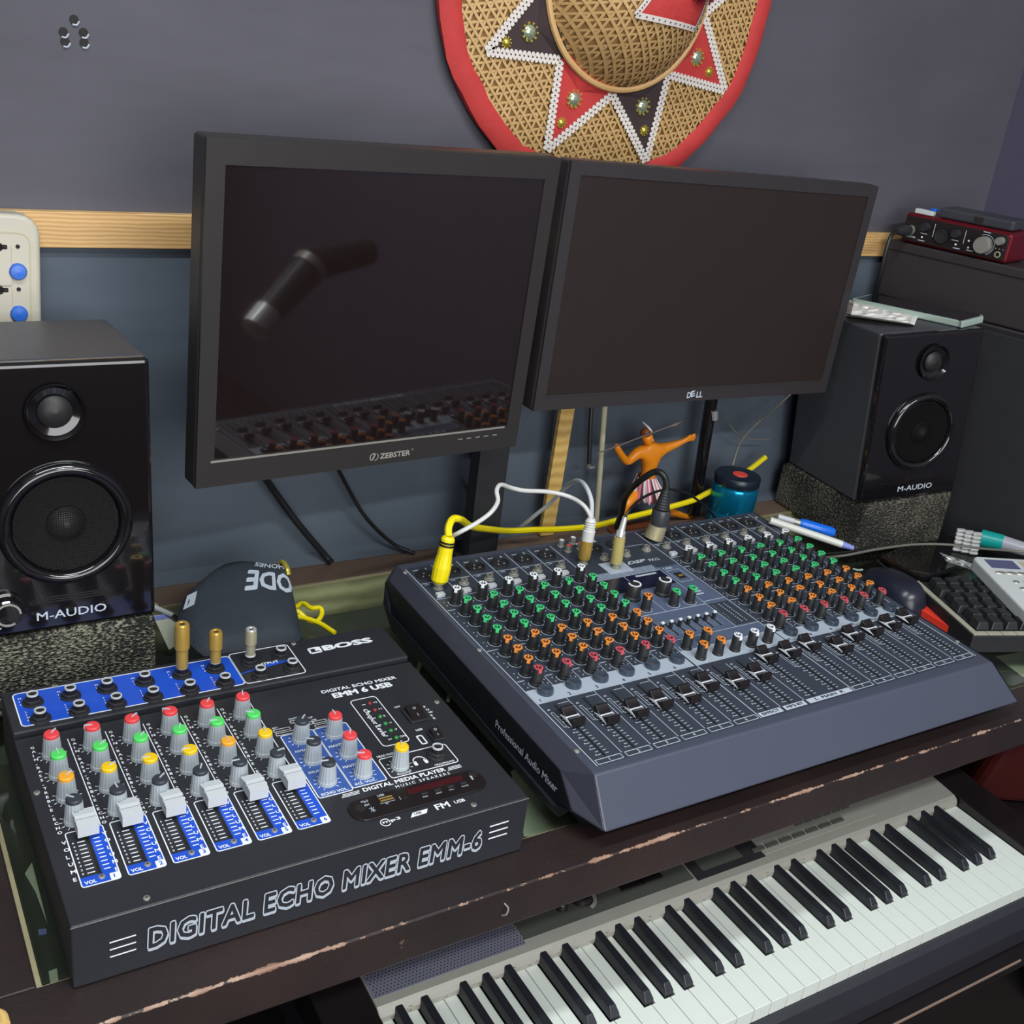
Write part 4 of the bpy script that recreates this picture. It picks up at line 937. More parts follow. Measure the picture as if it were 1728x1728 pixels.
# equaliser sliders
es = None
for q in range(7):
    mw = PL @ T(X(6.26+q*.38), 0.1720, Z)
    if es is None:
        es = MB().box(-0.0008, 0.0008, -0.0150, 0.0150, 0, 0.0006).build('equaliser_slider', 'hole', t, mw=mw)
        b = MB().use('keycap').box(-0.0018, 0.0018, -0.0014, 0.0014, 0, 0.0085); b.use('white').box(-0.0018, 0.0018, -0.0014, 0.0014, 0.0085, 0.0105); b.build('slider_tip', None, es)
    else: dup(es, t, mw)
b = MB(PL).use('hole').box(X(9.30), X(9.62), 0.2630, 0.2770, Z, Z+.0006); b.use('brass').box(X(9.36), X(9.56), 0.2680, 0.2705, Z+.0006, Z+.0014); b.build('usb_port', None, t)
s0 = None
for (u, v) in [(-.16, 0.0250), (-.14, 0.2050), (-.12, 0.3790), (16.15, 0.030), (16.15, 0.2050), (16.15, 0.375)]:
    mw = PL @ T(X(u), v, Z)
    if s0 is None: s0 = MB().lathe([(0.0028, 0), (0.0026, 0.0010), (0.0012, 0.0016), (0, 0.0016)], 16).build('screw', 'steel', t, mw=mw)
    else: dup(s0, t, mw)

# ------------------------------------------------------------------ electronic keyboard
KZ = -0.220; KW = 0.02357; KR = 1.227; KL = KR-36*KW; YF, YB, YS = 0.538, 0.706, 0.5895
t = thing('electronic_keyboard', 'silver electronic keyboard with white and black keys on the tray under the desk', 'keyboard', loc=(0, 0, 0))
b = MB()
# silver fascia profile extruded along x
pf = [(0.680, KZ+0.001), (0.6805, KZ+0.007), (0.683, KZ+0.0115), (0.688, KZ+0.0145), (0.696, KZ+0.0155), (0.86, KZ+0.0315), (0.86, KZ-0.03), (0.708, KZ-0.03)]
yz(pf, KL, KR-0.002, b); b.build('top_shell', 'silver', t, bevel=0.001)
b = MB(); yz([(0.5360, KZ-0.0175), (0.5290, KZ-0.024), (0.5200, KZ-0.050), (0.5210, KZ-0.078), (0.86, KZ-0.078), (0.86, KZ-0.03), (0.55, KZ-0.026)], KL-0.052, KR+0.052, b)
b.build('lower_case', 'boss', t, bevel=0.002)
for x0, x1 in ((KL-0.054, KL-0.0008), (KR+0.0008, KR+0.054)):
    b = MB(); yz([(0.5290, KZ-0.026), (0.5300, KZ+0.004), (0.560, KZ+0.010), (0.690, KZ+0.0150), (0.86, KZ+0.030), (0.86, KZ-0.03)], x0, x1, b); b.build('end_block', 'satin', t, bevel=0.002)
def ztop(y): return KZ+0.0155+(y-0.696)*0.0976
def surf(y0, y1, x0, x1, h0, h1, b):
    v = [(x0, y0, ztop(y0)+h0), (x1, y0, ztop(y0)+h0), (x1, y1, ztop(y1)+h0), (x0, y1, ztop(y1)+h0), (x0, y0, ztop(y0)+h1), (x1, y0, ztop(y0)+h1), (x1, y1, ztop(y1)+h1), (x0, y1, ztop(y1)+h1)]
    b.add(v, [(0, 3, 2, 1), (4, 5, 6, 7), (0, 1, 5, 4), (1, 2, 6, 5), (2, 3, 7, 6), (3, 0, 4, 7)])
# speaker grille with punched holes
b = MB().use('silver2'); surf(0.6970, 0.80, KL+0.001, 0.552, 0, 0.0004, b); b.use('hole')
nx = 44
for i in range(nx):
    for j in range(13):
        x = KL+0.0045+i*0.0039+(0.00195 if j % 2 else 0); y = 0.6995+j*0.0034
        b.lathe([(0.00085, 0), (0, 0)], 6, T(x, y, ztop(y)+0.00055), smooth=False, close=True)
b.build('speaker_grille', None, t)
b = MB().use('dkgrn'); surf(0.7020, 0.80, 0.553, 0.783, 0, 0.0004, b); b.build('left_control_panel', None, t)
b = MB().use('blkm'); surf(0.6975, 0.80, 0.785, 0.890, 0, 0.0006, b); b.use('dkgrn'); surf(0.7070, 0.80, 0.800, 0.862, 0.0006, 0.0008, b); b.build('display_panel', None, t)['label'] = 'dark display window'
b = MB().use('silver'); surf(0.7000, 0.80, 0.892, 1.085, 0, 0.0006, b); b.build('right_control_panel', None, t)
for (x, y, r_) in ((0.613, 0.7235, 0.007), (0.640, 0.7260, 0.0125)):
    kn = MB().lathe([(r_, 0), (r_*.95, 0.006), (r_*.8, 0.0075), (0, 0.0075)], 28).build('dial', 'satin', t, loc=(x, y, ztop(y)+.0006))
MB().arc(0.640, 0.7260, 0.0160, -80, 90, 0.004, 0, 0.0006, M2=T(0, 0, ztop(0.726)+.0005)).build('dial_ring', 'silver', t)
for i in range(2):
    b = MB(); surf(0.7160, 0.7215, 0.690+i*0.026, 0.722+i*0.026, 0.0004, 0.0030, b); b.build('panel_button', 'satin', t, bevel=0.0008)
for (n, x0, dx, y) in ((7, 0.878, 0.0225, 0.7060), (6, 0.962, 0.0165, 0.7215)):
    for i in range(n):
        if n == 7 and i == 6: dx2 = 0.013
        b = MB(); surf(y, y+0.0055, x0+i*dx, x0+i*dx+dx-0.0035, 0.0006, 0.0030, b); b.build('panel_button', 'dkgrn', t, bevel=0.0006)
b = MB().use('dkgrn')
FR = Matrix(((1, 0, 0, 0), (0, 0.2, -1, 0.6798), (0, 1, 0.2, KZ), (0, 0, 0, 1)))
for i in range(30):
    x = KL+0.014+i*0.0195
    b.arc(x, 0.0046, 0.0014, 0, 360, 0.0006, 0.0002, 0.0004, n=10, M2=FR); 
    if i % 3 == 1: b.line(x-0.002, 0.0080, x+0.002, 0.0080, 0.0008, 0.0002, 0.0004, FR)
b.text('CTK-1000', 1.165, 0.0035, 0.0005, 0.0040, width=0.036, bold=0.02, M2=FR)
b.build('fascia_print', None, t)
# keys
names = 'CDEFGAB'; prot = {}
BOFF = {'C': ('R', 0.0098), 'D': ('B', 0), 'E': ('L', 0), 'F': ('R', 0), 'G': ('B', 0), 'A': ('B', 0), 'B': ('L', 0)}
# black key centres, in whites from C
BC = [0.92, 2.08, 3.90, 5.0, 6.10]
bw = 0.0122
def whitekey(n, last=False):
    i = names.index(n); x0 = 0.0004; x1 = KW-0.0004
    lc = rc = 0
    for c in BC:
        if abs(c-i) < 0.3: lc = max(lc, (c-i)*KW+bw/2+0.0006)
        if abs(c-(i+1)) < 0.3: rc = max(rc, (i+1-c)*KW+bw/2+0.0006)
    if last: rc = 0
    pts = [(x0, YF), (x1, YF)]
    pts += [(x1, YS-.001), (x1-rc, YS-.001), (x1-rc, YB)] if rc else [(x1, YB)]
    pts += [(x0+lc, YB), (x0+lc, YS-.001), (x0, YS-.001)] if lc else [(x0, YB)]
    b = MB().prism(pts, KZ-0.0185, KZ)
    return b.build('white_key', 'wkey', t, bevel=0.0005)
for k in range(36):
    n = names[k % 7]; x = KL+k*KW
    if k == 35: whitekey('C', True).location = (x, 0, 0); continue
    if n not in prot: prot[n] = whitekey(n); prot[n].location = (x, 0, 0)
    else: dup(prot[n], t, loc=(x, 0, 0))
def blackkey():
    h = 0.0110; a = bw/2; c = a*0.66; y0, y1 = YS, YB
    v = [(-a, y0, 0), (a, y0, 0), (a, y1, 0), (-a, y1, 0), (-c, y0+0.0075, h), (c, y0+0.0075, h), (c, y1, h+.001), (-c, y1, h+.001), (-a*.93, y0+0.0010, 0.0045), (a*.93, y0+0.0010, 0.0045)]
    f = [(0, 3, 2, 1), (4, 5, 6, 7), (0, 1, 9, 8), (8, 9, 5, 4), (2, 3, 7, 6), (1, 2, 6, 5, 9), (3, 0, 8, 4, 7)]
    return MB().add(v, f).build('black_key', 'bkey', t, bevel=0.0012)
bk = None
for o_ in range(5):
    for c in BC:
        x = KL+(o_*7+c)*KW
        if bk is None: bk = blackkey(); bk.location = (x, 0, KZ+0.0002)
        else: dup(bk, t, loc=(x, 0, KZ+0.0002))
# ------------------------------------------------------------------ woven hat on the wall
HS = (WY-0.006)/1.2
HC = Vector((0.850*HS, WY-0.006, 0.6579+(0.722-0.6579)*HS)); HR = 0.240*HS; CR = 0.112*HS
def hz(r):     # height above the wall
    if r < CR: 
        q = r/CR; return 0.030+0.085*(1-q*q)**0.75
    return 0.008+0.018*(HR-r)/(HR-CR)
def hp3(x, z, off=0): r = math.hypot(x, z); return (HC.x+x, HC.y-hz(min(r, HR))-off, HC.z+z)
t = thing('woven_hat', 'round woven cane hat with red cloth rim and star trim hung on the wall', 'hat', loc=tuple(HC))
Mi = T(-HC.x, -HC.y, -HC.z)
b = MB(Mi); vs = []; fs = []; NR, NA = 22, 72
for i in range(NR+1):
    r = HR*i/NR
    for k in range(NA): a = 2*math.pi*k/NA; vs.append(hp3(r*math.cos(a), r*math.sin(a), -0.0035))
for i in range(NR):
    for k in range(NA): fs.append((i*NA+k, (i+1)*NA+k, (i+1)*NA+(k+1) % NA, i*NA+(k+1) % NA))
b.add(vs, fs, True); b.build('backing', 'canedark', t)
b = MB(Mi)
def strip(x0, z0, x1, z1, w_, off):
    L = math.hypot(x1-x0, z1-z0); n = max(2, int(L/0.012)); dx, dz = (x1-x0)/L, (z1-z0)/L; nx_, nz_ = -dz*w_/2, dx*w_/2
    vs = []; 
    for i in range(n+1):
        x = x0+(x1-x0)*i/n; z = z0+(z1-z0)*i/n; o_ = off+0.0005*math.sin(i*2.1+x0*90)
        vs += [hp3(x-nx_, z-nz_, o_), hp3(x+nx_, z+nz_, o_)]
    b.add(vs, [(2*i, 2*i+1, 2*i+3, 2*i+2) for i in range(n)])
Rw = HR-0.016
for j, ang in enumerate((12, 72, 132)):
    c, s_ = math.cos(ang*D2R), math.sin(ang*D2R); k = -Rw
    n_ = 0
    while k < Rw:
        h = math.sqrt(max(0, Rw*Rw-k*k))
        if h > 0.01: strip(-s_*k-c*h, c*k-s_*h, -s_*k+c*h, c*k+s_*h, 0.0030, 0.0004+0.0007*j+random.uniform(0, .0003))
        k += 0.0112 if n_ % 2 else 0.0076; n_ += 1
b.build('cane_weave', 'cane', t)
b = MB(Mi); vs = []; fs = []
for k in range(NA):
    a = 2*math.pi*k/NA; wv = 0.0016*math.sin(a*11)+0.001*math.sin(a*23)
    for r, d in ((HR-0.026+wv, 0.0015), (HR-0.020+wv, 0.0050), (HR-0.006, 0.0060), (HR+0.002+wv, 0.0020), (HR+0.001, -0.006)):
        rr = min(r, HR); vs.append((HC.x+r*math.cos(a), HC.y-hz(rr)-d, HC.z+r*math.sin(a)))
for k in range(NA):
    k2 = (k+1) % NA
    for i in range(4): fs.append((k*5+i, k*5+i+1, k2*5+i+1, k2*5+i))
b.add(vs, fs, True); b.build('cloth_rim', 'red_cloth', t)
ring = [hp3(CR*1.025*math.cos(k*10*D2R), CR*1.025*math.sin(k*10*D2R), 0.009) for k in range(37)]
MB(Mi).tube(ring, 0.0040, 8, 2).build('crown_ring', 'canering', t)
tips = [(207, 0.197), (248, 0.207), (291, 0.212), (331, 0.213), (12, 0.205), (52, 0.205), (90, 0.205), (128, 0.205), (166, 0.205)]
for i, (a, R_) in enumerate(tips):
    R_ *= HS
    a0 = (a+tips[i-1][0]+(0 if abs(a-tips[i-1][0]) < 180 else 360))/2; nx2 = tips[(i+1) % 9][0]; a1 = (a+nx2+(0 if abs(a-nx2) < 180 else 360))/2
    P = lambda an, r: (r*math.cos(an*D2R), r*math.sin(an*D2R))
    Lp, Tp, Rp, Cp = P(a0, CR+0.010), P(a, R_), P(a1, CR+0.010), P(a, CR-0.001)
    b = MB(Mi)
    ed = [P(a0, CR-.001), Lp, ((Lp[0]+Tp[0])/2, (Lp[1]+Tp[1])/2), Tp, ((Rp[0]+Tp[0])/2, (Rp[1]+Tp[1])/2), Rp, P(a1, CR-.001), Cp]
    cen = P(a, CR+0.02)
    v = [hp3(*cen, 0.0030)]+[hp3(*q, 0.0030) for q in ed]
    b.add(v, [(0, k+1, (k+1) % 8+1) for k in range(8)]); pt = b.build('star_point', 'brown_cloth' if i % 2 == 0 else 'red_cloth', t); pt['label'] = ('dark brown' if i % 2 == 0 else 'red')+' cloth star point'
    b = MB(Mi).use('lace')
    for (A, B) in ((Lp, Tp), (Tp, Rp)):
        n = 17
        for k in range(n):
            x0 = A[0]+(B[0]-A[0])*k/n; z0 = A[1]+(B[1]-A[1])*k/n; x1 = A[0]+(B[0]-A[0])*(k+1)/n; z1 = A[1]+(B[1]-A[1])*(k+1)/n
            L = math.hypot(x1-x0, z1-z0); nx_, nz_ = -(z1-z0)/L*0.0035, (x1-x0)/L*0.0035
            b.use('lace').add([hp3(x0-nx_, z0-nz_, .0042), hp3(x0+nx_, z0+nz_, .0042), hp3(x1+nx_, z1+nz_, .0042), hp3(x1-nx_, z1-nz_, .0042)], [(0, 1, 2, 3)])
            mx_, mz_ = (x0+x1)/2, (z0+z1)/2
            for sgn in (-1, 1): q = hp3(mx_+nx_*sgn, mz_+nz_*sgn, 0.0041); b.cyl((q[0], q[1], q[2]), (q[0], q[1]-0.0004, q[2]), 0.0026, seg=8)
            q = hp3(mx_, mz_, 0.0043); b.use('brown_cloth').cyl((q[0], q[1], q[2]), (q[0], q[1]-0.0004, q[2]), 0.0011, seg=6)
    b.build('lace_trim', None, t)
    for rr, sz, m_ in ((CR+0.030, 0.0118, 'irid'), (CR+0.062, 0.0072, 'gold')):
        q = hp3(*P(a, rr), 0.003); b = MB(Mi @ Matrix.Translation(q) @ Matrix.Rotation(90*D2R, 4, 'X')).use(m_)
        b.lathe([(sz*.75, 0), (sz*.6, 0.002), (sz*.2, 0.0035), (0, 0.0035)], 10, smooth=False)
        b.use('gold')
        for k in range(10): b.lathe([(sz*.18, 0), (sz*.12, 0.0018), (0, 0.002)], 6, T(sz*.86*math.cos(k*36*D2R), sz*.86*math.sin(k*36*D2R), 0))
        b.build('sequin', None, t)
b = MB(Mi)
patch = [(-0.040, -0.034), (0.062, -0.040), (0.070, -0.010), (0.052, 0.050), (0.0, 0.085), (-0.052, 0.050), (-0.020, 0.006)]
def dens(pts, n=6):
    out = []
    for i in range(len(pts)):
        a, c = pts[i], pts[(i+1) % len(pts)]
        for k in range(n): out.append((a[0]+(c[0]-a[0])*k/n, a[1]+(c[1]-a[1])*k/n))
    return out
dp_ = dens(patch); vs = []; fs = []; K = 6
for j in range(K+1):
    s_ = j/K
    for (x, z) in dp_: vs.append(hp3(0.012+(x-0.012)*s_, 0.012+(z-0.012)*s_, 0.004))
n = len(dp_)
for j in range(K):
    for k in range(n): fs.append((j*n+k, (j+1)*n+k, (j+1)*n+(k+1) % n, j*n+(k+1) % n))
b.add(vs, fs); b.build('crown_patch', 'red_cloth', t)
b = MB(Mi).use('lace'); 
for k in range(n):
    a_, c_ = dp_[k], dp_[(k+1) % n]; L = math.hypot(c_[0]-a_[0], c_[1]-a_[1]); nx_, nz_ = -(c_[1]-a_[1])/L*0.0033, (c_[0]-a_[0])/L*0.0033
    b.use('lace').add([hp3(a_[0]-nx_, a_[1]-nz_, .0052), hp3(a_[0]+nx_, a_[1]+nz_, .0052), hp3(c_[0]+nx_, c_[1]+nz_, .0052), hp3(c_[0]-nx_, c_[1]-nz_, .0052)], [(0, 1, 2, 3)])
    for f_ in (.25, .75):
        q = hp3(a_[0]+(c_[0]-a_[0])*f_, a_[1]+(c_[1]-a_[1])*f_, 0.0056); b.use('brown_cloth').cyl((q[0], q[1], q[2]), (q[0], q[1]-0.0004, q[2]), 0.0010, seg=6)
b.build('lace_trim', None, t)
b = MB(Mi); q = Vector(hp3(0.048, 0.012, 0.010))
for k in range(1500):
    d = Vector((random.gauss(0, 1), random.gauss(0, 1), random.gauss(0, 1))).normalized(); p0 = q+d*0.006; p1 = q+d*random.uniform(0.018, 0.027); s_ = d.orthogonal().normalized()*0.0008
    b.add([p0-s_, p0+s_, p1+s_, p1-s_], [(0, 1, 2, 3)])
b.build('pompom', 'pom', t)

# ------------------------------------------------------------------ extension socket on the wall
t = thing('extension_socket', 'cream extension socket board with blue buttons leaning on the wall at the left', 'socket', mw=T(0.189, 1.207, 0.1445) @ rotm(0, -3*D2R, 2.2*D2R))
MB().rrect(-0.150, 0, 0.0, 0.286, 0.020, 0, 0.030, Matrix(((1, 0, 0, 0), (0, 0, 1, 0), (0, 1, 0, 0), (0, 0, 0, 1)))).build('body', 'cream', t, bevel=0.004, seg=3)
XZ = Matrix(((1, 0, 0, 0), (0, 0, -1, 0), (0, 1, 0, 0), (0, 0, 0, 1)))
MB().frame(-0.138, -0.010, 0.012, 0.268, 0.0015, -0.0006, 0.0006, 0.01, XZ).build('seam', 'creamd', t)
bt_ = st_ = None
for q in range(5):
    z = 0.0575+q*0.0432
    if bt_ is None:
        st_ = MB().rrect(-0.098, -0.0275, z-0.016, z+0.026, 0.003, 0.0, 0.0016, XZ).build('socket_plate', 'cream', t, bevel=0.0008)
        b = MB(XZ); zz = z; z = z+0.020; b.cyl((-0.040, z+0.003, 0.0016), (-0.040, z+0.003, 0.0019), 0.0046, seg=14); b.rrect(-0.047, -0.0315, z+0.0010, z+0.0055, 0.001, 0.0016, 0.0019); z = zz; b.cyl((-0.085, z+0.003, 0.0016), (-0.085, z+0.003, 0.0019), 0.0050, seg=14); b.rrect(-0.092, -0.076, z+0.0010, z+0.0055, 0.001, 0.0016, 0.0019); b.cyl((-0.0725, z+0.016, 0.0016), (-0.0725, z+0.016, 0.0019), 0.0045, seg=14)
        b.build('socket_holes', 'hole', st_)
        bt_ = MB(XZ).lathe([(0.0085, 0), (0.0085, 0.003), (0.0070, 0.0052), (0, 0.0058)], 24, T(-0.022, z-0.001, 0)).build('button', 'bluebtn', t)
        dt_ = MB(XZ).lathe([(0.0022, 0), (0.0018, 0.0010), (0, 0.0012)], 12, T(-0.0215, z+0.024, 0)).build('indicator', 'hole', t)
    else:
        dup(st_, t, loc=(0, 0, q*0.0432)); dup(bt_, t, loc=(0, 0, q*0.0432)); dup(dt_, t, loc=(0, 0, q*0.0432))

# ------------------------------------------------------------------ sticks, rods and cables against the wall
def stick(name, p0, p1, w_, th, m_, label, cat):
    p0, p1 = Vector(p0), Vector(p1); d = p1-p0; q = d.to_track_quat('Z', 'Y').to_matrix().to_4x4()
    o = MB().box(-w_/2, w_/2, -th/2, th/2, 0, d.length).build(name, m_, bevel=0.0008); o.matrix_world = Matrix.Translation(p0) @ Matrix.Rotation(math.atan2(d.x, d.z), 4, 'Y')
    return tag(o, label, cat)
stick('wooden_slat', (0.856, 1.188, 0.001), (0.8640, 1.243, 0.330), 0.0225, 0.008, 'stickw', 'flat pale wooden slat standing against the wall below the monitors', 'slat')
p0 = atZ(1005, 892, 0.002); o = MB().cyl((0, 0, 0), (-0.020, 0.006, 0.245), 0.0042, seg=14).build('cream_rod', 'polec', loc=tuple(p0)); tag(o, 'thin cream rod standing upright left of the figurine', 'rod')
o = MB().use('bcab').tube([atY(1000, 660, 1.19), atY(996, 720, 1.185), atY(994, 782, 1.18)], 0.0032, 8).use('steel')
o.lathe([(0.0040, 0), (0.0060, 0.0015), (0.0060, 0.0035), (0.0040, 0.0045)], 18, Matrix.Translation(atY(996, 790, 1.18)), close=True)
o = o.build('hanging_plug', None); tag(o, 'black hanging lead with a silver ring end behind the cream rod', 'lead')
t = thing('glossy_rod', 'glossy black rod leaning beside the figurine', 'rod', loc=tuple(atY(1170, 868, 1.17)))
o_ = Vector(atY(1170, 868, 1.17)); MB().cyl((0, 0, 0), tuple(Vector(atY(1206, 640, 1.185))-o_), 0.0095, seg=18).build('tube', 'gloss', t)
MB().cyl(tuple((Vector(atY(1199, 705, 1.180))-o_)+Vector((0.002, -0.006, 0))), tuple((Vector(atY(1199, 690, 1.180))-o_)+Vector((0.002, -0.006, 0))), 0.0062, seg=12).build('collar', 'chrome', t)
def cable(name, pts, r, m_, label, res=6):
    o = MB().tube(pts, r, 8, res).build(name, m_); return tag(o, label, 'cable')
Wc = 1.196
cable('hanging_cable', [atY(430, 780, Wc-.02), atY(458, 822, Wc), atY(500, 880, Wc), atY(548, 937, Wc), atZ(560, 950, 0.004)], 0.0045, 'bcab', 'thick black cable hanging below the left monitor, leftmost')
cable('hanging_cable', [atY(560, 770, Wc-.02), atY(580, 810, Wc), atY(615, 870, Wc), atY(660, 915, Wc), atZ(700, 934, 0.003)], 0.0026, 'bcab', 'thin black cable hanging below the middle of the left monitor')
cable('hanging_cable', [atY(788, 740, Wc-.02), atY(800, 785, Wc), atY(818, 840, Wc), atY(822, 880, Wc)], 0.0026, 'bcab', 'short black cable beside the monitor post')
cable('speaker_lead', [atY(1236, 785, 1.150), atY(1250, 745, 1.165), atY(1280, 712, 1.18), atY(1312, 685, 1.19), atY(1345, 655, 1.19)], 0.0017, 'gcab', 'thin grey lead rising from the blue canister')
cable('thin_lead', [atY(1222, 700, Wc), atY(1240, 728, Wc), atY(1262, 740, Wc), atY(1300, 742, Wc)], 0.0011, 'gcab', 'hair-thin dark lead curving on the wall behind the blue canister')

# ------------------------------------------------------------------ blue canister
c_ = atY(1237, 830, 1.135)
t = thing('blue_canister', 'metallic blue canister with dark lid and red label', 'canister', loc=(c_.x+0.003, 1.135, 0))
MB().lathe([(0.0345, 0), (0.0355, 0.004), (0.0350, 0.028), (0.0345, 0.029), (0.0350, 0.030), (0.0350, 0.066), (0.0335, 0.070), (0.0345, 0.073)], 48).build('body', 'cyan', t)
MB().lathe([(0.0345, 0.073), (0.0350, 0.076), (0.0350, 0.084), (0.0335, 0.0865), (0.020, 0.0875), (0, 0.0875)], 48).build('lid', 'tin', t)
MB().lathe([(0.0115, 0.0876), (0.0110, 0.0884), (0, 0.0886)], 28, T(0.0, -0.004, 0)).build('label_disc', 'redlab', t)

# ------------------------------------------------------------------ figurine
FY = 1.165
def fp(x, y, dy=0): return atY(980+x/7.2, 680+y/7.2, FY+dy)
t = thing('warrior_figurine', 'small painted warrior figurine hurling a spear, bare chest and striped skirt', 'figurine', loc=tuple(fp(800, 1000))); O0 = Vector(fp(800, 1000)); O0.z = 0; t.location = O0
J = {}
def jn(k, x, y, dy, r): J[k] = (Vector(fp(x, y, dy))-O0, r)
jn('pel', 800, 960, 0, .0090); jn('ab', 815, 850, 0, .0076); jn('ch', 845, 680, 0, .0125); jn('ut', 850, 590, 0, .0105); jn('nk', 830, 500, -.001, .0048); jn('hd0', 812, 440, -.002, .0068); jn('hd1', 800, 375, -.001, .0074)
jn('sr', 690, 600, 0, .0072); jn('er', 560, 725, -.004, .0050); jn('fr', 490, 630, -.008, .0042); jn('hr', 440, 545, -.010, .0040); jn('hr2', 430, 500, -.010, .0034)
jn('sl', 965, 560, 0, .0070); jn('el', 1125, 515, -.004, .0050); jn('wl', 1265, 455, -.008, .0030); jn('hl', 1310, 430, -.009, .0033)
for k, (x, y) in enumerate(((1395, 375), (1400, 405), (1390, 432), (1370, 455))): jn('f%d' % k, x, y, -.011+k*.001, .0011)
jn('th', 1330, 385, -.010, .0011)
jn('hip1', 730, 1060, 0, .0062); jn('kn1', 545, 1230, -.010, .0062); jn('an1', 500, 1480, -.004, .0036); jn('ft1', 440, 1520, -.010, .0035)
jn('hip2', 880, 1090, 0, .0062); jn('kn2', 1010, 1300, .004, .0058); jn('an2', 1290, 1385, .010, .0034); jn('ft2', 1440, 1340, .012, .0034)
ed = [('pel', 'ab'), ('ab', 'ch'), ('ch', 'ut'), ('ut', 'nk'), ('nk', 'hd0'), ('hd0', 'hd1'), ('ut', 'sr'), ('sr', 'er'), ('er', 'fr'), ('fr', 'hr'), ('hr', 'hr2'), ('ut', 'sl'), ('sl', 'el'), ('el', 'wl'), ('wl', 'hl'), ('hl', 'f0'), ('hl', 'f1'), ('hl', 'f2'), ('hl', 'f3'), ('hl', 'th'), ('pel', 'hip1'), ('hip1', 'kn1'), ('kn1', 'an1'), ('an1', 'ft1'), ('pel', 'hip2'), ('hip2', 'kn2'), ('kn2', 'an2'), ('an2', 'ft2')]
ks = list(J); me = bpy.data.meshes.new('body'); me.from_pydata([J[k][0] for k in ks], [(ks.index(a), ks.index(c)) for a, c in ed], []); me.materials.append(M['skin'])
o = bpy.data.objects.new('body', me); COL.objects.link(o); o.parent = t
sk = o.modifiers.new('skin', 'SKIN'); sk.use_smooth_shade = True; ss = o.modifiers.new('sub', 'SUBSURF'); ss.levels = ss.render_levels = 2
for i, k in enumerate(ks): me.skin_vertices[0].data[i].radius = (J[k][1]*1.30,)*2; me.skin_vertices[0].data[i].use_root = (k == 'pel')
H = J['hd1'][0]; F_ = J['hd0'][0]
b = MB().use('hair'); b.lathe([(0.0080*math.cos(a*15*D2R), 0.0085*math.sin(a*15*D2R)) for a in range(-1, 7)][:-1]+[(0, 0.0085)], 20, Matrix.Translation(H+Vector((-0.0012, 0.001, 0.0002)))); b.build('hair', None, t)
b = MB().use('skin'); b.add([F_+Vector(v) for v in ((0.0055, -.0050, .001), (0.0030, -.0068, .001), (0.0062, -.0085, -.0022), (0.004, -.0062, .0048))], [(0, 1, 2), (0, 2, 3), (1, 3, 2)]); b.use('hole')
for dx in (0.0012, 0.0058): b.lathe([(0.0006, 0), (0, 0.0004)], 8, Matrix.Translation(F_+Vector((dx, -0.0075+dx*.3, 0.0032))) @ Matrix.Rotation(90*D2R, 4, 'X'))
b.box(0, 0.0034, 0, 0.0004, 0, 0.0004, Matrix.Translation(F_+Vector((0.0018, -0.0072, -0.0038)))); b.build('face', None, t)
b = MB(); s0_, s1_ = Vector(fp(195, 615, -.014))-O0, Vector(fp(1080, 285, -.012))-O0; b.cyl(s0_, s1_, 0.0011, seg=8); s2_ = Vector(fp(1235, 228, -.012))-O0; b.cyl(s1_, s1_.lerp(s2_, .45), 0.0012, 0.0030, seg=8); b.cyl(s1_.lerp(s2_, .45), s2_, 0.0030, 0.0002, seg=8); b.build('spear', 'spear', t)
b = MB(); b.tube([Vector(fp(860, 345, -.003))-O0, Vector(fp(810, 285, -.002))-O0, Vector(fp(755, 232, 0))-O0], 0.0016, 8, 4, taper=(1.2, 0.5)); b.build('feather', 'lace', t)
b = MB(); n = 48; tp = Vector(fp(790, 885))-O0; bo = Vector(fp(800, 1140))-O0; vs = []
for j, (c0, rx, ry) in enumerate(((tp, .0150, .0135), (tp.lerp(bo, .5), .0225, .0190), (bo, .0285, .0230))):
    for k in range(n):
        a = 2*math.pi*k/n; w_ = 1+(0.07*j*(1 if k % 4 < 2 else -1)); vs.append(c0+Vector((rx*w_*math.cos(a), ry*w_*math.sin(a), (0.0025*math.sin(k*3) if j == 2 else 0))))
b.use('lace'); fs = [(j*n+k, j*n+(k+1) % n, (j+1)*n+(k+1) % n, (j+1)*n+k) for j in range(2) for k in range(n)]
b.add(vs, fs, True); b.mats = ['lace', 'pinkstripe', 'darkstripe']
M['pinkstripe'] = mat('pink_stripe', '#c9607f', 0.5); M['darkstripe'] = mat('dark_stripe', '#4a2430', 0.5)
b.m = [(0, 0, 1, 0, 1, 2)[(k % 6)] for j in range(2) for k in range(n)]; b.build('skirt', None, t)
b = MB(); b.use('hair').rrect(-0.052, 0.050, -0.018, 0.018, 0.012, -O0.z+0.0005, 0.004); b.build('base', None, t, bevel=0.001)

# ------------------------------------------------------------------ plugs and cables at the mixing console
def mp3_(u, v, z=0.001): return PM @ Vector((X(u), v, z))
def sub(p, o): return tuple(Vector(p)-Vector(o))
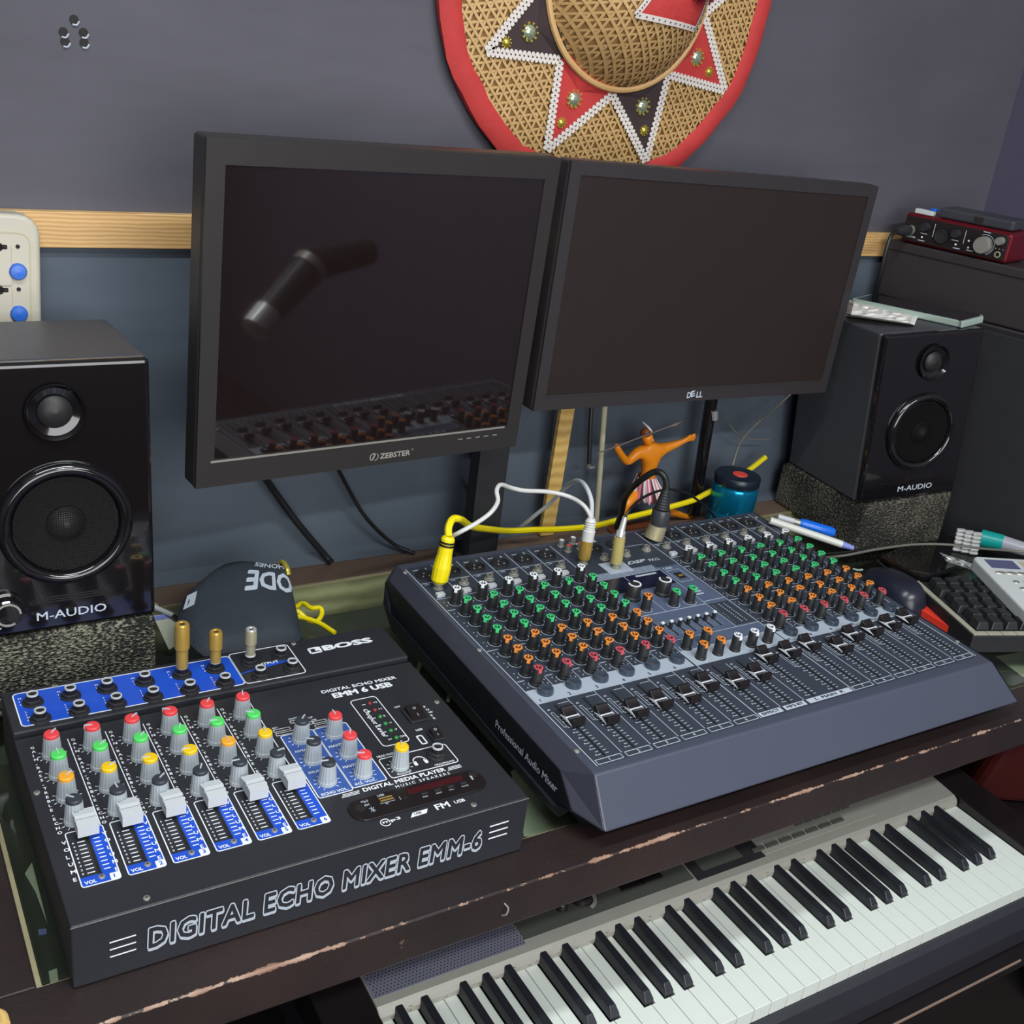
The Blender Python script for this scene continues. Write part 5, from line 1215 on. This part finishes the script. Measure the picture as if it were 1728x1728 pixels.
# yellow
B0 = mp3_(0.47, 0.3352, 0.0068); top = atY(757, 905, B0.y+0.004)
t = thing('yellow_audio_cable', 'bright yellow audio cable with moulded plug in the first channel', 'cable', loc=tuple(B0)); ax = Vector(top)-B0; q = ax.to_track_quat('Z', 'Y').to_matrix().to_4x4(); L = ax.length
MB().lathe([(0.0060, 0.000), (0.0098, 0.004), (0.0104, L*.35), (0.0085, L*.62), (0.0078, L*.95), (0.0060, L)], 14, q, smooth=False).build('plug', 'yel', t, bevel=0.0008)
b = MB(); 
for f_ in (.80, .86): b.lathe([(0.0088, L*f_), (0.0088, L*f_+0.0022)], 16, q)
b.build('tie', 'bcab', t)
MB().lathe([(0.0066, 0), (0.0066, 0.0035)], 16).build('tip', 'steel', t)
pts = [top, atY(757, 890, B0.y+.01), atY(764, 876, B0.y+.02), atY(778, 877, B0.y+.03), atY(795, 888, 1.05), atY(825, 893, 1.10), atY(860, 896, 1.135), atY(905, 894, 1.14), atY(945, 893, 1.14), atY(1000, 888, 1.14), atY(1050, 876, 1.14), atY(1110, 861, 1.14), atY(1165, 846, 1.138), atY(1188, 835, 1.15), atY(1225, 815, 1.185), atY(1262, 794, 1.185), atY(1292, 771, 1.185)]
MB().tube([sub(p_, B0) for p_ in pts], 0.0043, 8, 5).build('cord', 'yel', t)
# white split lead
B0 = mp3_(6.45, 0.3350, 0.0068); m1 = atY(991, 912, B0.y); m2 = atY(998, 874, B0.y+.002)
t = thing('white_split_lead', 'white split lead on a gold adapter in the console', 'cable', loc=tuple(B0)); 
q = (Vector(m1)-B0).to_track_quat('Z', 'Y').to_matrix().to_4x4(); L = (Vector(m1)-B0).length
MB().lathe([(0.0068, 0), (0.0078, 0.002), (0.0078, L*.98), (0.0066, L)], 20, q).build('adapter', 'brass', t)
q2 = Matrix.Translation(Vector(m1)-B0) @ (Vector(m2)-Vector(m1)).to_track_quat('Z', 'Y').to_matrix().to_4x4(); L = (Vector(m2)-Vector(m1)).length
pf_ = [(0.0075, 0), (0.0078, L*.45), (0.0066, L*.50)]
for k in range(4): pf_ += [(0.0070, L*(.55+k*.1)), (0.0058, L*(.60+k*.1))]
MB().lathe(pf_+[(0.0045, L)], 20, q2).build('plug', 'wcab', t)
ptsA = [m2, atY(985, 853, B0.y+.01), atY(960, 838, B0.y+.03), atY(925, 830, B0.y+.04), atY(885, 828, B0.y+.04), atY(862, 823, B0.y+.04), atY(845, 818, B0.y+.03), atY(838, 828, B0.y+.02), atY(840, 846, B0.y+.01), atY(828, 865, B0.y), atY(805, 882, B0.y), atY(778, 897, B0.y), atY(760, 906, B0.y+.013)]
MB().tube([sub(p_, B0) for p_ in ptsA], 0.0026, 8, 6).build('cord', 'wcab', t)
ptsB = [m2, atY(998, 845, B0.y+.01), atY(988, 820, B0.y+.03), atY(974, 811, B0.y+.06), atY(957, 820, B0.y+.10), atY(932, 846, B0.y+.14), atY(900, 872, B0.y+.17), atY(870, 897, B0.y+.20)]
o = MB().tube([sub(p_, B0) for p_ in ptsB], 0.0028, 8, 6).build('cord', 'sliderg', t); o['label'] = 'grey branch of the lead'
# clear jack with thin dark lead
B0 = mp3_(7.44, 0.3130, 0.0068); m1 = atY(1046, 905, B0.y+.002); m2 = atY(1055, 872, B0.y+.004)
t = thing('jack_lead', 'thin dark lead with amber sleeved jack plug in the console', 'cable', loc=tuple(B0)); q = (Vector(m1)-B0).to_track_quat('Z', 'Y').to_matrix().to_4x4(); L = (Vector(m1)-B0).length
MB().lathe([(0.0068, 0), (0.0076, 0.002), (0.0070, L)], 20, q).build('sleeve', 'clear', t)
q2 = Matrix.Translation(Vector(m1)-B0) @ (Vector(m2)-Vector(m1)).to_track_quat('Z', 'Y').to_matrix().to_4x4(); L = (Vector(m2)-Vector(m1)).length
MB().lathe([(0.0058, 0), (0.0058, L*.25), (0.0040, L*.35), (0.0032, L)], 18, q2).build('jack_barrel', 'chrome', t)
pts = [m2, atY(1066, 856, B0.y+.01), atY(1085, 840, B0.y+.03), atY(1110, 829, B0.y+.05), atY(1132, 826, B0.y+.07), atY(1158, 832, B0.y+.09), atY(1180, 846, B0.y+.11), atY(1200, 865, 1.09), atY(1215, 885, 1.085)]
MB().tube([sub(p_, B0) for p_ in pts], 0.0018, 8, 6).build('cord', 'bcab', t)
# microphone plug
B0 = mp3_(10.40, 0.3645, 0.0012); m1 = atY(1112, 884, B0.y); m2 = atY(1117, 859, B0.y); m3 = atY(1124, 826, B0.y+.004)
t = thing('microphone_lead', 'thick black microphone lead with ribbed cream and grey plug', 'cable', loc=tuple(B0))
def seg_(a, c, prof, m_, name):
    a, c = Vector(a), Vector(c); L = (c-a).length; qq = Matrix.Translation(a-B0) @ (c-a).to_track_quat('Z', 'Y').to_matrix().to_4x4(); MB().lathe([(r, f*L) for r, f in [(r_*1.18, f_) for r_, f_ in prof]], 24, qq).build(name, m_, t)
pf_ = [(0.0108, 0)]
for k in range(8): pf_ += [(0.0112-k*.00015, .05+k*.11), (0.0102-k*.00015, .11+k*.11)]
seg_(B0, m1, pf_+[(0.0096, 1)], 'nickel', 'plug_shell'); seg_(m1, m2, [(0.0100, 0), (0.0104, .1), (0.0102, .9), (0.0092, 1)], 'hdd', 'plug_collar')
pf_ = []
for k in range(7): pf_ += [(0.0090-k*.0006, k*.14), (0.0080-k*.0006, .07+k*.14)]
seg_(m2, m3, pf_+[(0.0046, 1)], 'blk', 'boot')
pts = [m3, atY(1124, 812, B0.y+.006), atY(1118, 800, B0.y+.01), atY(1106, 796, B0.y+.02), atY(1090, 804, B0.y+.03), atY(1070, 820, B0.y+.05), atY(1055, 840, B0.y+.09), atY(1048, 868, 1.11), atY(1040, 890, 1.12)]
MB().tube([sub(p_, B0) for p_ in pts], 0.0043, 10, 6).build('cord', 'bcab', t)
# ------------------------------------------------------------------ pouch and bits behind the small mixer
c = [Vector(atY(345, 1108, 0.965)), Vector(atY(512, 1082, 0.965)), Vector(atY(484, 955, 1.10)), Vector(atY(385, 950, 1.12))]   # BL BR TR TL
lf = Vector(atY(302, 1028, 1.05))
nrm = (c[1]-c[0]).cross(c[3]-c[0]).normalized()
if nrm.y > 0: nrm = -nrm
N_ = 18; vs = []; fs = []
def pp(u, v, s_):
    p_ = (c[0]*(1-u)+c[1]*u)*(1-v)+(c[3]*(1-u)+c[2]*u)*v
    p_ = p_+(lf-(c[0]+c[3])/2)*((1-u)**2*(1-(2*v-1)**2))
    e = (max(0, 1-(2*u-1)**4)*max(0, 1-(2*v-1)**4))**0.5
    w_ = 0.002*math.sin(u*9+v*5)*e
    return p_+nrm*(s_*0.015*e+w_)-Vector((0, 0, 0.0))
for s_ in (1, -1):
    for j in range(N_+1):
        for i in range(N_+1): vs.append(pp(i/N_, j/N_, s_))
K = (N_+1)**2
for j in range(N_):
    for i in range(N_):
        a = j*(N_+1)+i; fs.append((a, a+1, a+N_+2, a+N_+1)); fs.append((K+a, K+a+N_+1, K+a+N_+2, K+a+1))
P0 = Vector((c[0].x, c[0].y, 0.0))
t = thing('fabric_pouch', 'dark grey fabric pouch with upside down white lettering behind the small mixer', 'pouch', loc=tuple(P0))
MB(Matrix.Translation(-P0)).add(vs, fs, True).build('bag', 'pouch', t)
b = MB(Matrix.Translation(-P0))
def ptext(s, u0, u1, v0, v1, bold, m_):    # letters turned upside down on the cloth
    vs_, fs_, x0, x1, y0, y1 = text_geo(s, bold)
    b.use(m_).add([pp(u1-(v.x-x0)/(x1-x0)*(u1-u0), v1-(v.y-y0)/(y1-y0)*(v1-v0), 1)+nrm*(0.0008+v.z) for v in vs_], fs_)
ptext('ODE', 0.46, 0.985, 0.52, 0.78, 0.035, 'grey'); ptext('PHONES', 0.50, 0.97, 0.84, 0.92, 0.03, 'grey')
b.add([pp(u_, v_, 1)+nrm*0.0008 for u_, v_ in ((0.03, 0.42), (0.10, 0.44), (0.09, 0.60), (0.03, 0.58))], [(0, 1, 2, 3)])
b.build('lettering', None, t)
MB(Matrix.Translation(-P0)).tube([pp(0.86, 0.97, 1), pp(0.90, 0.93, 1)+nrm*.004, pp(0.95, 0.85, 1)+nrm*.004, pp(0.97, 0.8, 1)], 0.0030, 8).build('zip_pull', 'gold', t)
cable('knotted_string', [atZ(565, 1068, 0.012), atZ(540, 1052, 0.014), atZ(515, 1043, 0.016), atZ(498, 1040, 0.016), atZ(493, 1034, 0.018), atZ(503, 1032, 0.020), atZ(520, 1046, 0.014), atZ(535, 1048, 0.014), atZ(543, 1036, 0.016), atZ(540, 1026, 0.020), atZ(525, 1026, 0.018), atZ(512, 1018, 0.016), atZ(500, 1024, 0.010)], 0.0028, 'yel', 'knotted yellow string beside the fabric pouch')
p_ = [atZ(206, 1001, 0.020), atZ(224, 1010, 0.022), atZ(240, 1014, 0.022), atZ(262, 1026, 0.022), atZ(292, 1038, 0.022), atZ(302, 1048, 0.016), atZ(325, 1068, 0.008), atZ(345, 1090, 0.004)]
O1 = Vector(p_[0]); t = thing('jack_extension', 'grey and rose jack extension lead lying beside the left speaker foam', 'cable', loc=tuple(O1))
p_ = [Vector(x)-O1 for x in p_]
MB().cyl(p_[0], p_[1], 0.0075, 0.0070, seg=14).build('cap', 'hdd', t); MB().cyl(p_[1].lerp(p_[2], .2), p_[3], 0.0060, 0.0055, seg=8, smooth=False).build('collar', 'nickel', t); MB().cyl(p_[3], p_[4], 0.0034, 0.0026, seg=10).build('strain_relief', 'sliderg', t)
MB().tube(p_[4:], 0.0028, 8).build('cord', 'bcab', t)
q = [atZ(258, 1040, 0.020), atZ(292, 1036, 0.018), atZ(327, 1073, 0.004), atZ(285, 1097, 0.004)]; O1 = Vector(q[3])
b = MB(); v = [Vector(x)-O1 for x in q]; v2 = [x+Vector((0, 0, .0008)) for x in v]
b.add(v+v2, [(0, 3, 2, 1), (4, 5, 6, 7), (0, 1, 5, 4), (1, 2, 6, 5), (2, 3, 7, 6), (3, 0, 4, 7)]); b.use('lav')
b.mats = ['paper', 'lav']; b.m = [0]*6; b.cur = 1
e0, e1 = v[0].lerp(v[3], .02)+Vector((0, 0, .0012)), v[1].lerp(v[2], .02)+Vector((0, 0, .0012)); f0, f1 = v[0].lerp(v[3], .16)+Vector((0, 0, .0012)), v[1].lerp(v[2], .16)+Vector((0, 0, .0012))
b.add([e0, e1, f1, f0], [(0, 1, 2, 3)]); o = b.build('paper_tag', None, loc=tuple(O1)); tag(o, 'white paper tag with violet top beside the foam block', 'tag')
for i, (a_, c_, lb) in enumerate([((715, 1103), (704, 1135), 'pale short reflection in the glass between the mixers, modelled as a rod, nearest the wall'), ((742, 1128), (731, 1139), 'smallest pale reflection in the glass between the mixers, modelled as a rod'), ((766, 1150), (756, 1182), 'pale short reflection in the glass between the mixers, modelled as a rod, nearest the desk front')]):
    p0, p1 = Vector(atZ(*a_, zb+0.003)), Vector(atZ(*c_, zb+0.003)); o = MB().cyl((0, 0, 0), tuple(p1-p0), 0.0024, seg=8).build('pale_strip', 'paper', loc=tuple(p0)); tag(o, lb, 'stick')  # pale rods stand in for reflections in the desk glass

# ------------------------------------------------------------------ pens, mouse, small keyboard and clutter at the right
p0, p1 = Vector(atZ(1299, 878, 0.083)), Vector(atZ(1440, 925, 0.060)); d = p1-p0
t = thing('white_pen', 'white pen with lavender cap end lying across the console corner', 'pen', loc=tuple(p0))
MB().cyl((0, 0, 0), tuple(d*.86), 0.0052, 0.0052, seg=16).build('barrel', 'penw', t); MB().cyl(tuple(d*.86), tuple(d), 0.0052, 0.0032, seg=16).build('cap', 'lav', t)
p0, p1 = Vector(atZ(1312, 872, 0.078)), Vector(atZ(1408, 900, 0.062)); d = p1-p0
t = thing('blue_pen', 'thick blue capped pen behind the white pen', 'pen', loc=tuple(p0))
MB().cyl((0, 0, 0), tuple(d*.28), 0.0045, seg=16).build('barrel', 'sliderg', t); MB().cyl(tuple(d*.28), tuple(d*.38), 0.0052, seg=16).build('ring', 'steel', t)
q_ = d.to_track_quat('Z', 'Y').to_matrix().to_4x4(); L = d.length; MB().lathe([(0.0060, L*.38), (0.0078, L*.44), (0.0080, L*.92), (0.0070, L*.98), (0.0040, L)], 20, q_).build('cap', 'penb', t)
o = MB().arc(0, 0, 0.009, 200, 290, 0.0028, 0, 0.0012).build('clipping', 'phone', loc=tuple(atZ(1444, 957, 0.0775))); tag(o, 'tiny pale crescent clipping on the right edge of the console', 'clipping')
# mouse
mc = Vector(atZ(1503, 1008, 0.0))
vs = []; fs = []; n = 28; m_ = 10
for j in range(m_+1):
    ph = (j/m_)*math.pi/2
    for k in range(n):
        a = 2*math.pi*k/n; ex = 0.85
        x = 0.034*math.copysign(abs(math.cos(a))**ex, math.cos(a))*math.cos(ph)**0.6; y = 0.060*math.copysign(abs(math.sin(a))**ex, math.sin(a))*math.cos(ph)**0.6
        vs.append((x, y, 0.001+0.036*math.sin(ph)*(1-0.25*(y/0.060))))
for j in range(m_):
    for k in range(n): fs.append((j*n+k, j*n+(k+1) % n, (j+1)*n+(k+1) % n, (j+1)*n+k))
t = thing('computer_mouse', 'glossy dark computer mouse between console and small keyboard', 'mouse', mw=Matrix.Translation(mc) @ rotm(-16*D2R))
MB().add(vs, fs, True).build('shell', 'mousem', t); MB().box(-0.0008, 0.0008, 0.020, 0.050, 0.030, 0.0335).build('wheel', 'blk', t)
r_ = [atZ(1554, 1028, 0.012), atZ(1563, 1021, 0.012), atZ(1602, 1057, 0.012)]; O1 = Vector(r_[0]); O1.z = 0.0005
o = MB().prism([(v.x-O1.x, v.y-O1.y) for v in map(Vector, r_)], 0, 0.0115).build('red_wedge', 'redplastic', loc=tuple(O1), bevel=0.001); tag(o, 'small pointed red plastic piece at the edge of the small keyboard', 'plastic piece')
# flat tablet under the small keyboard
tb = [atZ(1484, 946, 0), atZ(1552, 984, 0), atZ(1660, 950, 0), atZ(1583, 902, 0)]; O1 = Vector(tb[0])
b = MB().use('gloss').prism([(v.x-O1.x, v.y-O1.y) for v in map(Vector, tb)], 0.0005, 0.009); o = b.build('tablet', None, loc=tuple(O1), bevel=0.002); tag(o, 'black glossy tablet lying flat behind the computer mouse', 'tablet')
# small keyboard
kb0 = T(1.204, 0.720, 0.0005) @ rotm(-19.0*D2R)
t = thing('compact_keyboard', 'compact black keyboard with worn tan rim', 'keyboard', mw=kb0)
MB().box(0, 0.30, 0, 0.148, 0, 0.026).build('case', 'blkm', t, bevel=0.002)
b = MB(); 
for i in range(14): b.box(0.0005+i*0.0215, 0.0210+i*0.0215, 0.0005, 0.0085, 0.026, 0.0275)
for i in range(6): b.box(0.0005, 0.0085, 0.0095+i*0.023, 0.0315+i*0.023, 0.026, 0.0275)
b.build('rim', 'keytan', t)
ky0 = None
for j in range(6):
    for i in range(12):
        x = 0.0115+i*0.0215+(0.006*(j % 2)); y = 0.0120+j*0.0218
        if ky0 is None:
            v = [(0, 0, 0), (.0195, 0, 0), (.0195, .0195, 0), (0, .0195, 0), (.003, .0025, .011), (.0165, .0025, .011), (.0165, .0180, .012), (.003, .0180, .012)]
            ky0 = MB().add(v, [(0, 3, 2, 1), (4, 5, 6, 7), (0, 1, 5, 4), (1, 2, 6, 5), (2, 3, 7, 6), (3, 0, 4, 7)]).build('key', 'keycap', t, loc=(x, y, 0.026), bevel=0.0012)
        else: dup(ky0, t, loc=(x, y, 0.026))
# white controller resting on the keyboard
ct = T(1.346, 0.846, 0.0405) @ rotm(-24*D2R, 3*D2R)
t = thing('white_controller', 'white handheld controller with small screen resting on the compact keyboard', 'controller', mw=ct)
MB().rrect(0, 0.098, -0.165, 0, 0.010, 0, 0.019).build('housing', 'ctrl', t, bevel=0.003, seg=3)
b = MB(); b.rrect(0.014, 0.058, -0.033, -0.009, 0.002, 0.0188, 0.0194); b.build('screen', 'lcd', t)
MB().rrect(0.066, 0.088, -0.030, -0.010, 0.002, 0.0188, 0.0194).build('pad', 'creamd', t)
bb = None
for (x, y, w_) in ((0.020, -0.046, .0085), (0.036, -0.046, .0085), (0.052, -0.046, .0085), (0.030, -0.070, .005), (0.046, -0.070, .005), (0.030, -0.088, .005), (0.046, -0.088, .005)):
    MB().lathe([(1, 0), (0.85, 0.0012), (0, 0.0016)], 20, T(x, y, 0.019) @ Matrix.Diagonal((w_, 0.0038, 1, 1))).build('button', 'steel', t)
# silver bracelet, foil, teal tube
t = thing('metal_bracelet', 'silver link bracelet standing in a curve beside the teal tube', 'bracelet', loc=tuple(atZ(1622, 930, 0.010)))
O1 = Vector(t.location); lk = None
for i in range(6):
    for j in range(3):
        p_ = Vector(atZ(1614+j*14+i*1.5, 928-i*6.5+j*3, 0.012+i*0.006))-O1
        if lk is None: lk = MB().rrect(-0.0070, 0.0070, -0.0026, 0.0026, 0.0022, -0.001, 0.0026).build('link', 'chrome', t, loc=tuple(p_), bevel=0.0006); lk.rotation_euler = (0.5, 0, -0.5)
        else: dup(lk, t, loc=tuple(p_))
b = MB(); O1 = Vector(atZ(1592, 948, 0.012)); vs = []; fs = []
for j in range(7):
    for i in range(9):
        p_ = Vector(atZ(1585+i*7+j*2, 932+i*2.4-j*1.5+j*4, 0.016+random.uniform(0, .008)))-O1; vs.append(p_)
for j in range(6):
    for i in range(8): a = j*9+i; fs.append((a, a+1, a+10, a+9))
b.add(vs, fs); o = b.build('crumpled_foil', 'chrome', loc=tuple(O1)); tag(o, 'crumpled silver foil on the black tablet', 'foil')
p0, p1, p2 = Vector(atZ(1655, 908, 0.030)), Vector(atZ(1692, 916, 0.032)), Vector(atZ(1760, 936, 0.034)); O1 = p0
t = thing('teal_tube', 'teal and frosted plastic tube at the right edge behind the controller', 'tube', loc=tuple(p0))
MB().cyl((0, 0, 0), tuple(p1-p0), 0.0140, 0.0125, seg=24).build('cap', 'teal', t); MB().cyl(tuple(p1-p0), tuple(p2-p0), 0.0115, 0.0095, seg=24).build('barrel', 'clearw', t)
cable('grey_lead', [atZ(1330, 935, 0.030), atZ(1370, 941, 0.03), atZ(1420, 938, 0.03), atZ(1480, 927, 0.03), atZ(1540, 919, 0.03), atZ(1600, 919, 0.035), atZ(1660, 926, 0.04), atZ(1728, 931, 0.05), atZ(1790, 935, 0.05)], 0.0019, 'gcab', 'long grey lead running across to the right edge of the desk')
cable('black_lead', [atZ(1325, 928, 0.034), atZ(1370, 934, 0.03), atZ(1425, 932, 0.03), atZ(1480, 921, 0.034)], 0.0017, 'bcab', 'black lead running in front of the right foam block')

# ------------------------------------------------------------------ things on the right speaker
SP = SPR @ T(0, 0, 0.2552)
def onsp(u, v, h=0.0):   # pixel onto the tilted top of the right speaker
    n = (SP.to_3x3() @ Vector((0, 0, 1))); o = SP.translation+n*h; r = _ray(u, v); k = (o-CAMP).dot(n)/r.dot(n); return CAMP+r*k
def slab(px, h0, h1, name, m_, bev, label, cat):
    n = (SP.to_3x3() @ Vector((0, 0, 1))); P_ = [Vector(onsp(u, v, h1)) for u, v in px]; O_ = P_[0]
    vs = [p-n*(h1-h0)-O_ for p in P_]+[p-O_ for p in P_]; k = len(px); b = MB().add(vs, [tuple(range(k))[::-1], tuple(range(k, 2*k))]+[(i, (i+1) % k, k+(i+1) % k, k+i) for i in range(k)])
    o = b.build(name, m_, loc=tuple(O_), bevel=bev, seg=3)
    bpy.context.view_layer.update(); return o, P_, n
ph = [(1438, 503), (1619, 541), (1624, 543), (1660, 534), (1659, 531), (1478, 497), (1468, 496)]
t = thing('smartphone', 'smartphone with pale green rim lying on the right speaker', 'phone', loc=tuple(onsp(1440, 503, .0)))
o, P_, n_ = slab(ph, 0.0005, 0.0105, 'rim', 'phone', 0.002, '', ''); o.parent = t; o.location = Vector(o.location)-Vector(t.location)
cen = sum(P_, Vector())/len(P_); g = MB(); g.add([cen+(p-cen)*0.945+n_*0.0004-Vector(t.location) for p in P_], [tuple(range(len(P_)))]); g.build('screen', 'phglass', t)
vs = []; fs = []; NX, NY = 14, 7
for j in range(NY+1):
    for i in range(NX+1):
        a = i/NX; c_ = j/NY
        u = (1427*(1-a)+1543*a)+c_*6; v = (533*(1-a)+549*a)*(1-c_)+(506*(1-a)+534*a)*c_
        ed_ = min(i, NX-i, j, NY-j); h = 0.001+(0.012*(1-0.5*a) if ed_ > 0 else 0)+random.uniform(0, .004)*(1 if ed_ else 0.3)
        vs.append(onsp(u, v, h))
for j in range(NY):
    for i in range(NX): a = j*(NX+1)+i; fs.append((a, a+1, a+NX+2, a+NX+1))
O1 = Vector(vs[0]); o = MB(Matrix.Translation(-O1)).add(vs, fs).build('tissue', 'tissue', loc=tuple(O1)); tag(o, 'crumpled white tissue on the right speaker in front of the phone', 'tissue')

# ------------------------------------------------------------------ cabinet, audio interface and drive at the far right
cb = T(1.470, 1.224, 0) @ rotm(-74*D2R)
t = thing('low_cabinet', 'black cabinet standing on the desk behind the right speaker', 'cabinet', mw=cb)
MB().box(0.04, 0.36, 0.004, 0.100, 0.001, 0.335).build('body', 'boxdark', t, bevel=0.004)
MB().box(0.10, 0.36, -0.030, 0.004, 0.001, 0.330).build('front_panel', 'blkm', t, bevel=0.001)
t = thing('black_box', 'black box on the cabinet carrying the red audio interface', 'box', mw=cb @ T(0, 0, 0.336))
MB().box(0, 0.36, 0.0, 0.100, 0, 0.088).build('shell', 'boxdark', t, bevel=0.003)
MB().box(-0.001, 0.362, -0.003, 0.101, 0.074, 0.0885).build('lid', 'boxdark', t, bevel=0.002)
ifm = cb @ T(0.014, 0.000, 0.4255) @ rotm(-1*D2R) @ Matrix.Diagonal((0.92, 0.92, 0.92, 1))
t = iface = thing('audio_interface', 'red metal audio interface with black front and silver dial', 'audio interface', mw=ifm)
W_, H_, D_ = 0.186, 0.049, 0.090
MB().box(0, W_, 0.003, D_, 0, H_).build('case', 'redbox', t, bevel=0.006, seg=3)
MB().rrect(0.004, W_-0.004, 0.004, H_-0.004, 0.006, -0.003, 0.0, XZ).build('front_panel', 'iface', t, bevel=0.0006)
b = MB(XZ @ T(0, 0, 0.003))
for x in (0.058, 0.112): b.box(x-0.0005, x+0.0005, 0.018, 0.040, 0, 0.0003)
for x, z, w_ in ((0.036, 0.020, .012), (0.091, 0.020, .012), (0.034, 0.008, .012), (0.097, 0.008, .012), (0.120, 0.009, .012), (0.140, 0.043, .012)): b.box(x, x+w_, z, z+0.0014, 0, 0.0003)
b.text('Focusrite', 0.010, 0.010, 0.0004, 0.0042, width=0.019, bold=0.02); b.arc(0.147, 0.0240, 0.0160, -70, 120, 0.0008, 0, 0.0003)
for x in (0.166, 0.172, 0.178): b.box(x, x+0.0012, 0.0215, 0.0227, 0, 0.0003)
b.build('front_print', 'grey', t)
for (x, z, r_, L, m_) in ((0.044, 0.032, 0.0070, 0.012, 'blk'), (0.098, 0.032, 0.0070, 0.012, 'blk'), (0.147, 0.0235, 0.0140, 0.015, 'steel'), (0.172, 0.0350, 0.0066, 0.012, 'steel')):
    MB(XZ @ T(x, z, 0.003)).lathe([(r_, 0), (r_*.97, L*.9), (r_*.9, L), (0, L)], 26).build('dial', m_, t)
MB(XZ @ T(0.072, 0.022, 0.003)).lathe([(0.0115, 0), (0.0112, 0.0012), (0.0090, 0.0014), (0.0085, 0.0004), (0, 0.0004)], 28).build('combo_socket', 'blk', t)
MB(XZ @ T(0.172, 0.0130, 0.003)).lathe([(0.0030, 0.0002), (0.0034, 0.0014), (0.0052, 0.0012), (0.0054, 0)], 20, close=True).build('headphone_socket', 'nickel', t)
b = MB(XZ @ T(0, 0, 0.003))
for x, z in ((0.040, 0.0145), (0.100, 0.0145), (0.122, 0.014), (0.120, 0.0245)): b.lathe([(0.0018, 0), (0, 0.0006)], 10, T(x, z, 0))
b.build('indicators', 'white', t)
t = thing('interface_lead', 'black microphone lead plugged into the front of the red audio interface', 'cable', mw=ifm @ T(0.018, -0.0035, 0.022))
MB().lathe([(0.0085, 0), (0.0085, 0.012)], 22, Matrix.Rotation(90*D2R, 4, 'X')).build('plug_ring', 'steel', t)
MB().lathe([(0.0092, 0.012), (0.0092, 0.030), (0.0078, 0.036), (0.0050, 0.056)], 22, Matrix.Rotation(90*D2R, 4, 'X')).build('plug', 'blk', t)
bpy.context.view_layer.update(); inv = t.matrix_world.inverted()
st0 = t.matrix_world @ Vector((0, -0.054, 0)); yy = st0.y
MB().tube([Vector((0, -0.050, 0)), Vector((0, -0.058, -0.001))]+[inv @ Vector(p) for p in (atY(1503, 400, yy-.004), atY(1495, 425, yy-.008), atY(1488, 455, yy-.008), atY(1480, 480, yy), atY(1474, 505, yy+.01), atY(1466, 560, yy+.02))], 0.0036, 8).build('cord', 'bcab', t)
t = thing('portable_drive', 'dark portable drive lying on the red audio interface', 'drive', mw=ifm @ T(0.052, 0.012, H_+0.0005) @ rotm(4*D2R))
MB().box(0, 0.125, 0, 0.070, 0, 0.017).build('shell', 'hdd', t, bevel=0.004, seg=3)
MB().box(0.06, 0.075, -0.0006, 0.0003, 0.004, 0.013).build('port', 'hole', t)
o = MB().use('ctrl').box(0.012, 0.044, 0.006, 0.020, 0, 0.008).use('penb').box(0.036, 0.046, 0.010, 0.024, 0.008, 0.012).build('white_plug', None, bevel=0.0015); o.matrix_world = ifm @ T(0, 0, H_+0.0005); tag(o, 'white plug with dark blue tip on the red audio interface', 'plug')
# red-brown seat back beyond the keyboard, right edge
o = MB().box(-0.10, 0.10, -0.03, 0.03, -0.10, 0.10).build('maroon_stool_pad', 'maroon', bevel=0.02, seg=4); o.matrix_world = T(1.45, 0.70, -0.20) @ rotm(-0.5, 0.3, 0)
tag(o, 'maroon padded stool top beyond the electronic keyboard, right edge', 'stool')
# pale bucket under the desk, bottom left
t = thing('plastic_bucket', 'pale cream plastic bucket under the desk, left of the keyboard', 'bucket', loc=(0.285, 0.80, -0.745))
MB().lathe([(0.085, 0), (0.105, 0.36), (0.110, 0.37), (0.110, 0.38), (0.100, 0.38), (0.082, 0.01), (0, 0.01)], 40).build('wall', 'cream', t)

# ------------------------------------------------------------------ microphone on its arm behind the viewer, seen in the dark screen
bpy.context.view_layer.update()
def behind(u, v, d):     # the place in the room that the left screen shows at this spot
    n = (mL.matrix_world.to_3x3() @ Vector((0, -1, 0))).normalized(); o = mL.matrix_world.translation; r = _ray(u, v).normalized()
    k = (o-CAMP).dot(n)/r.dot(n); return CAMP+r*k+(r-2*r.dot(n)*n)*d
A_, B_, C_ = behind(425, 560, 1.28), behind(520, 452, 1.38), behind(620, 425, 1.52)
t = thing('studio_microphone', 'grey studio microphone with steel grille, seen only as a reflection in the left screen', 'microphone', loc=tuple(A_)); B_ = B_-A_; C_ = C_-A_
def seg2(p, q, prof, m_, name):
    L = (q-p).length; MB().lathe([(r, f*L) for r, f in prof], 32, Matrix.Translation(p) @ (q-p).to_track_quat('Z', 'Y').to_matrix().to_4x4()).build(name, m_, t)
seg2(Vector(), B_*0.28, [(0.020, 0), (0.031, .12), (0.033, 1)], 'chrome', 'grille'); seg2(B_*0.28, B_*0.95, [(0.030, 0), (0.036, .9), (0.036, 1)], 'hdd', 'body')
seg2(B_*0.95, B_*1.05, [(0.040, 0), (0.040, 1)], 'steel', 'band'); seg2(B_*1.05, C_, [(0.036, 0), (0.030, 1)], 'blkm', 'holder')
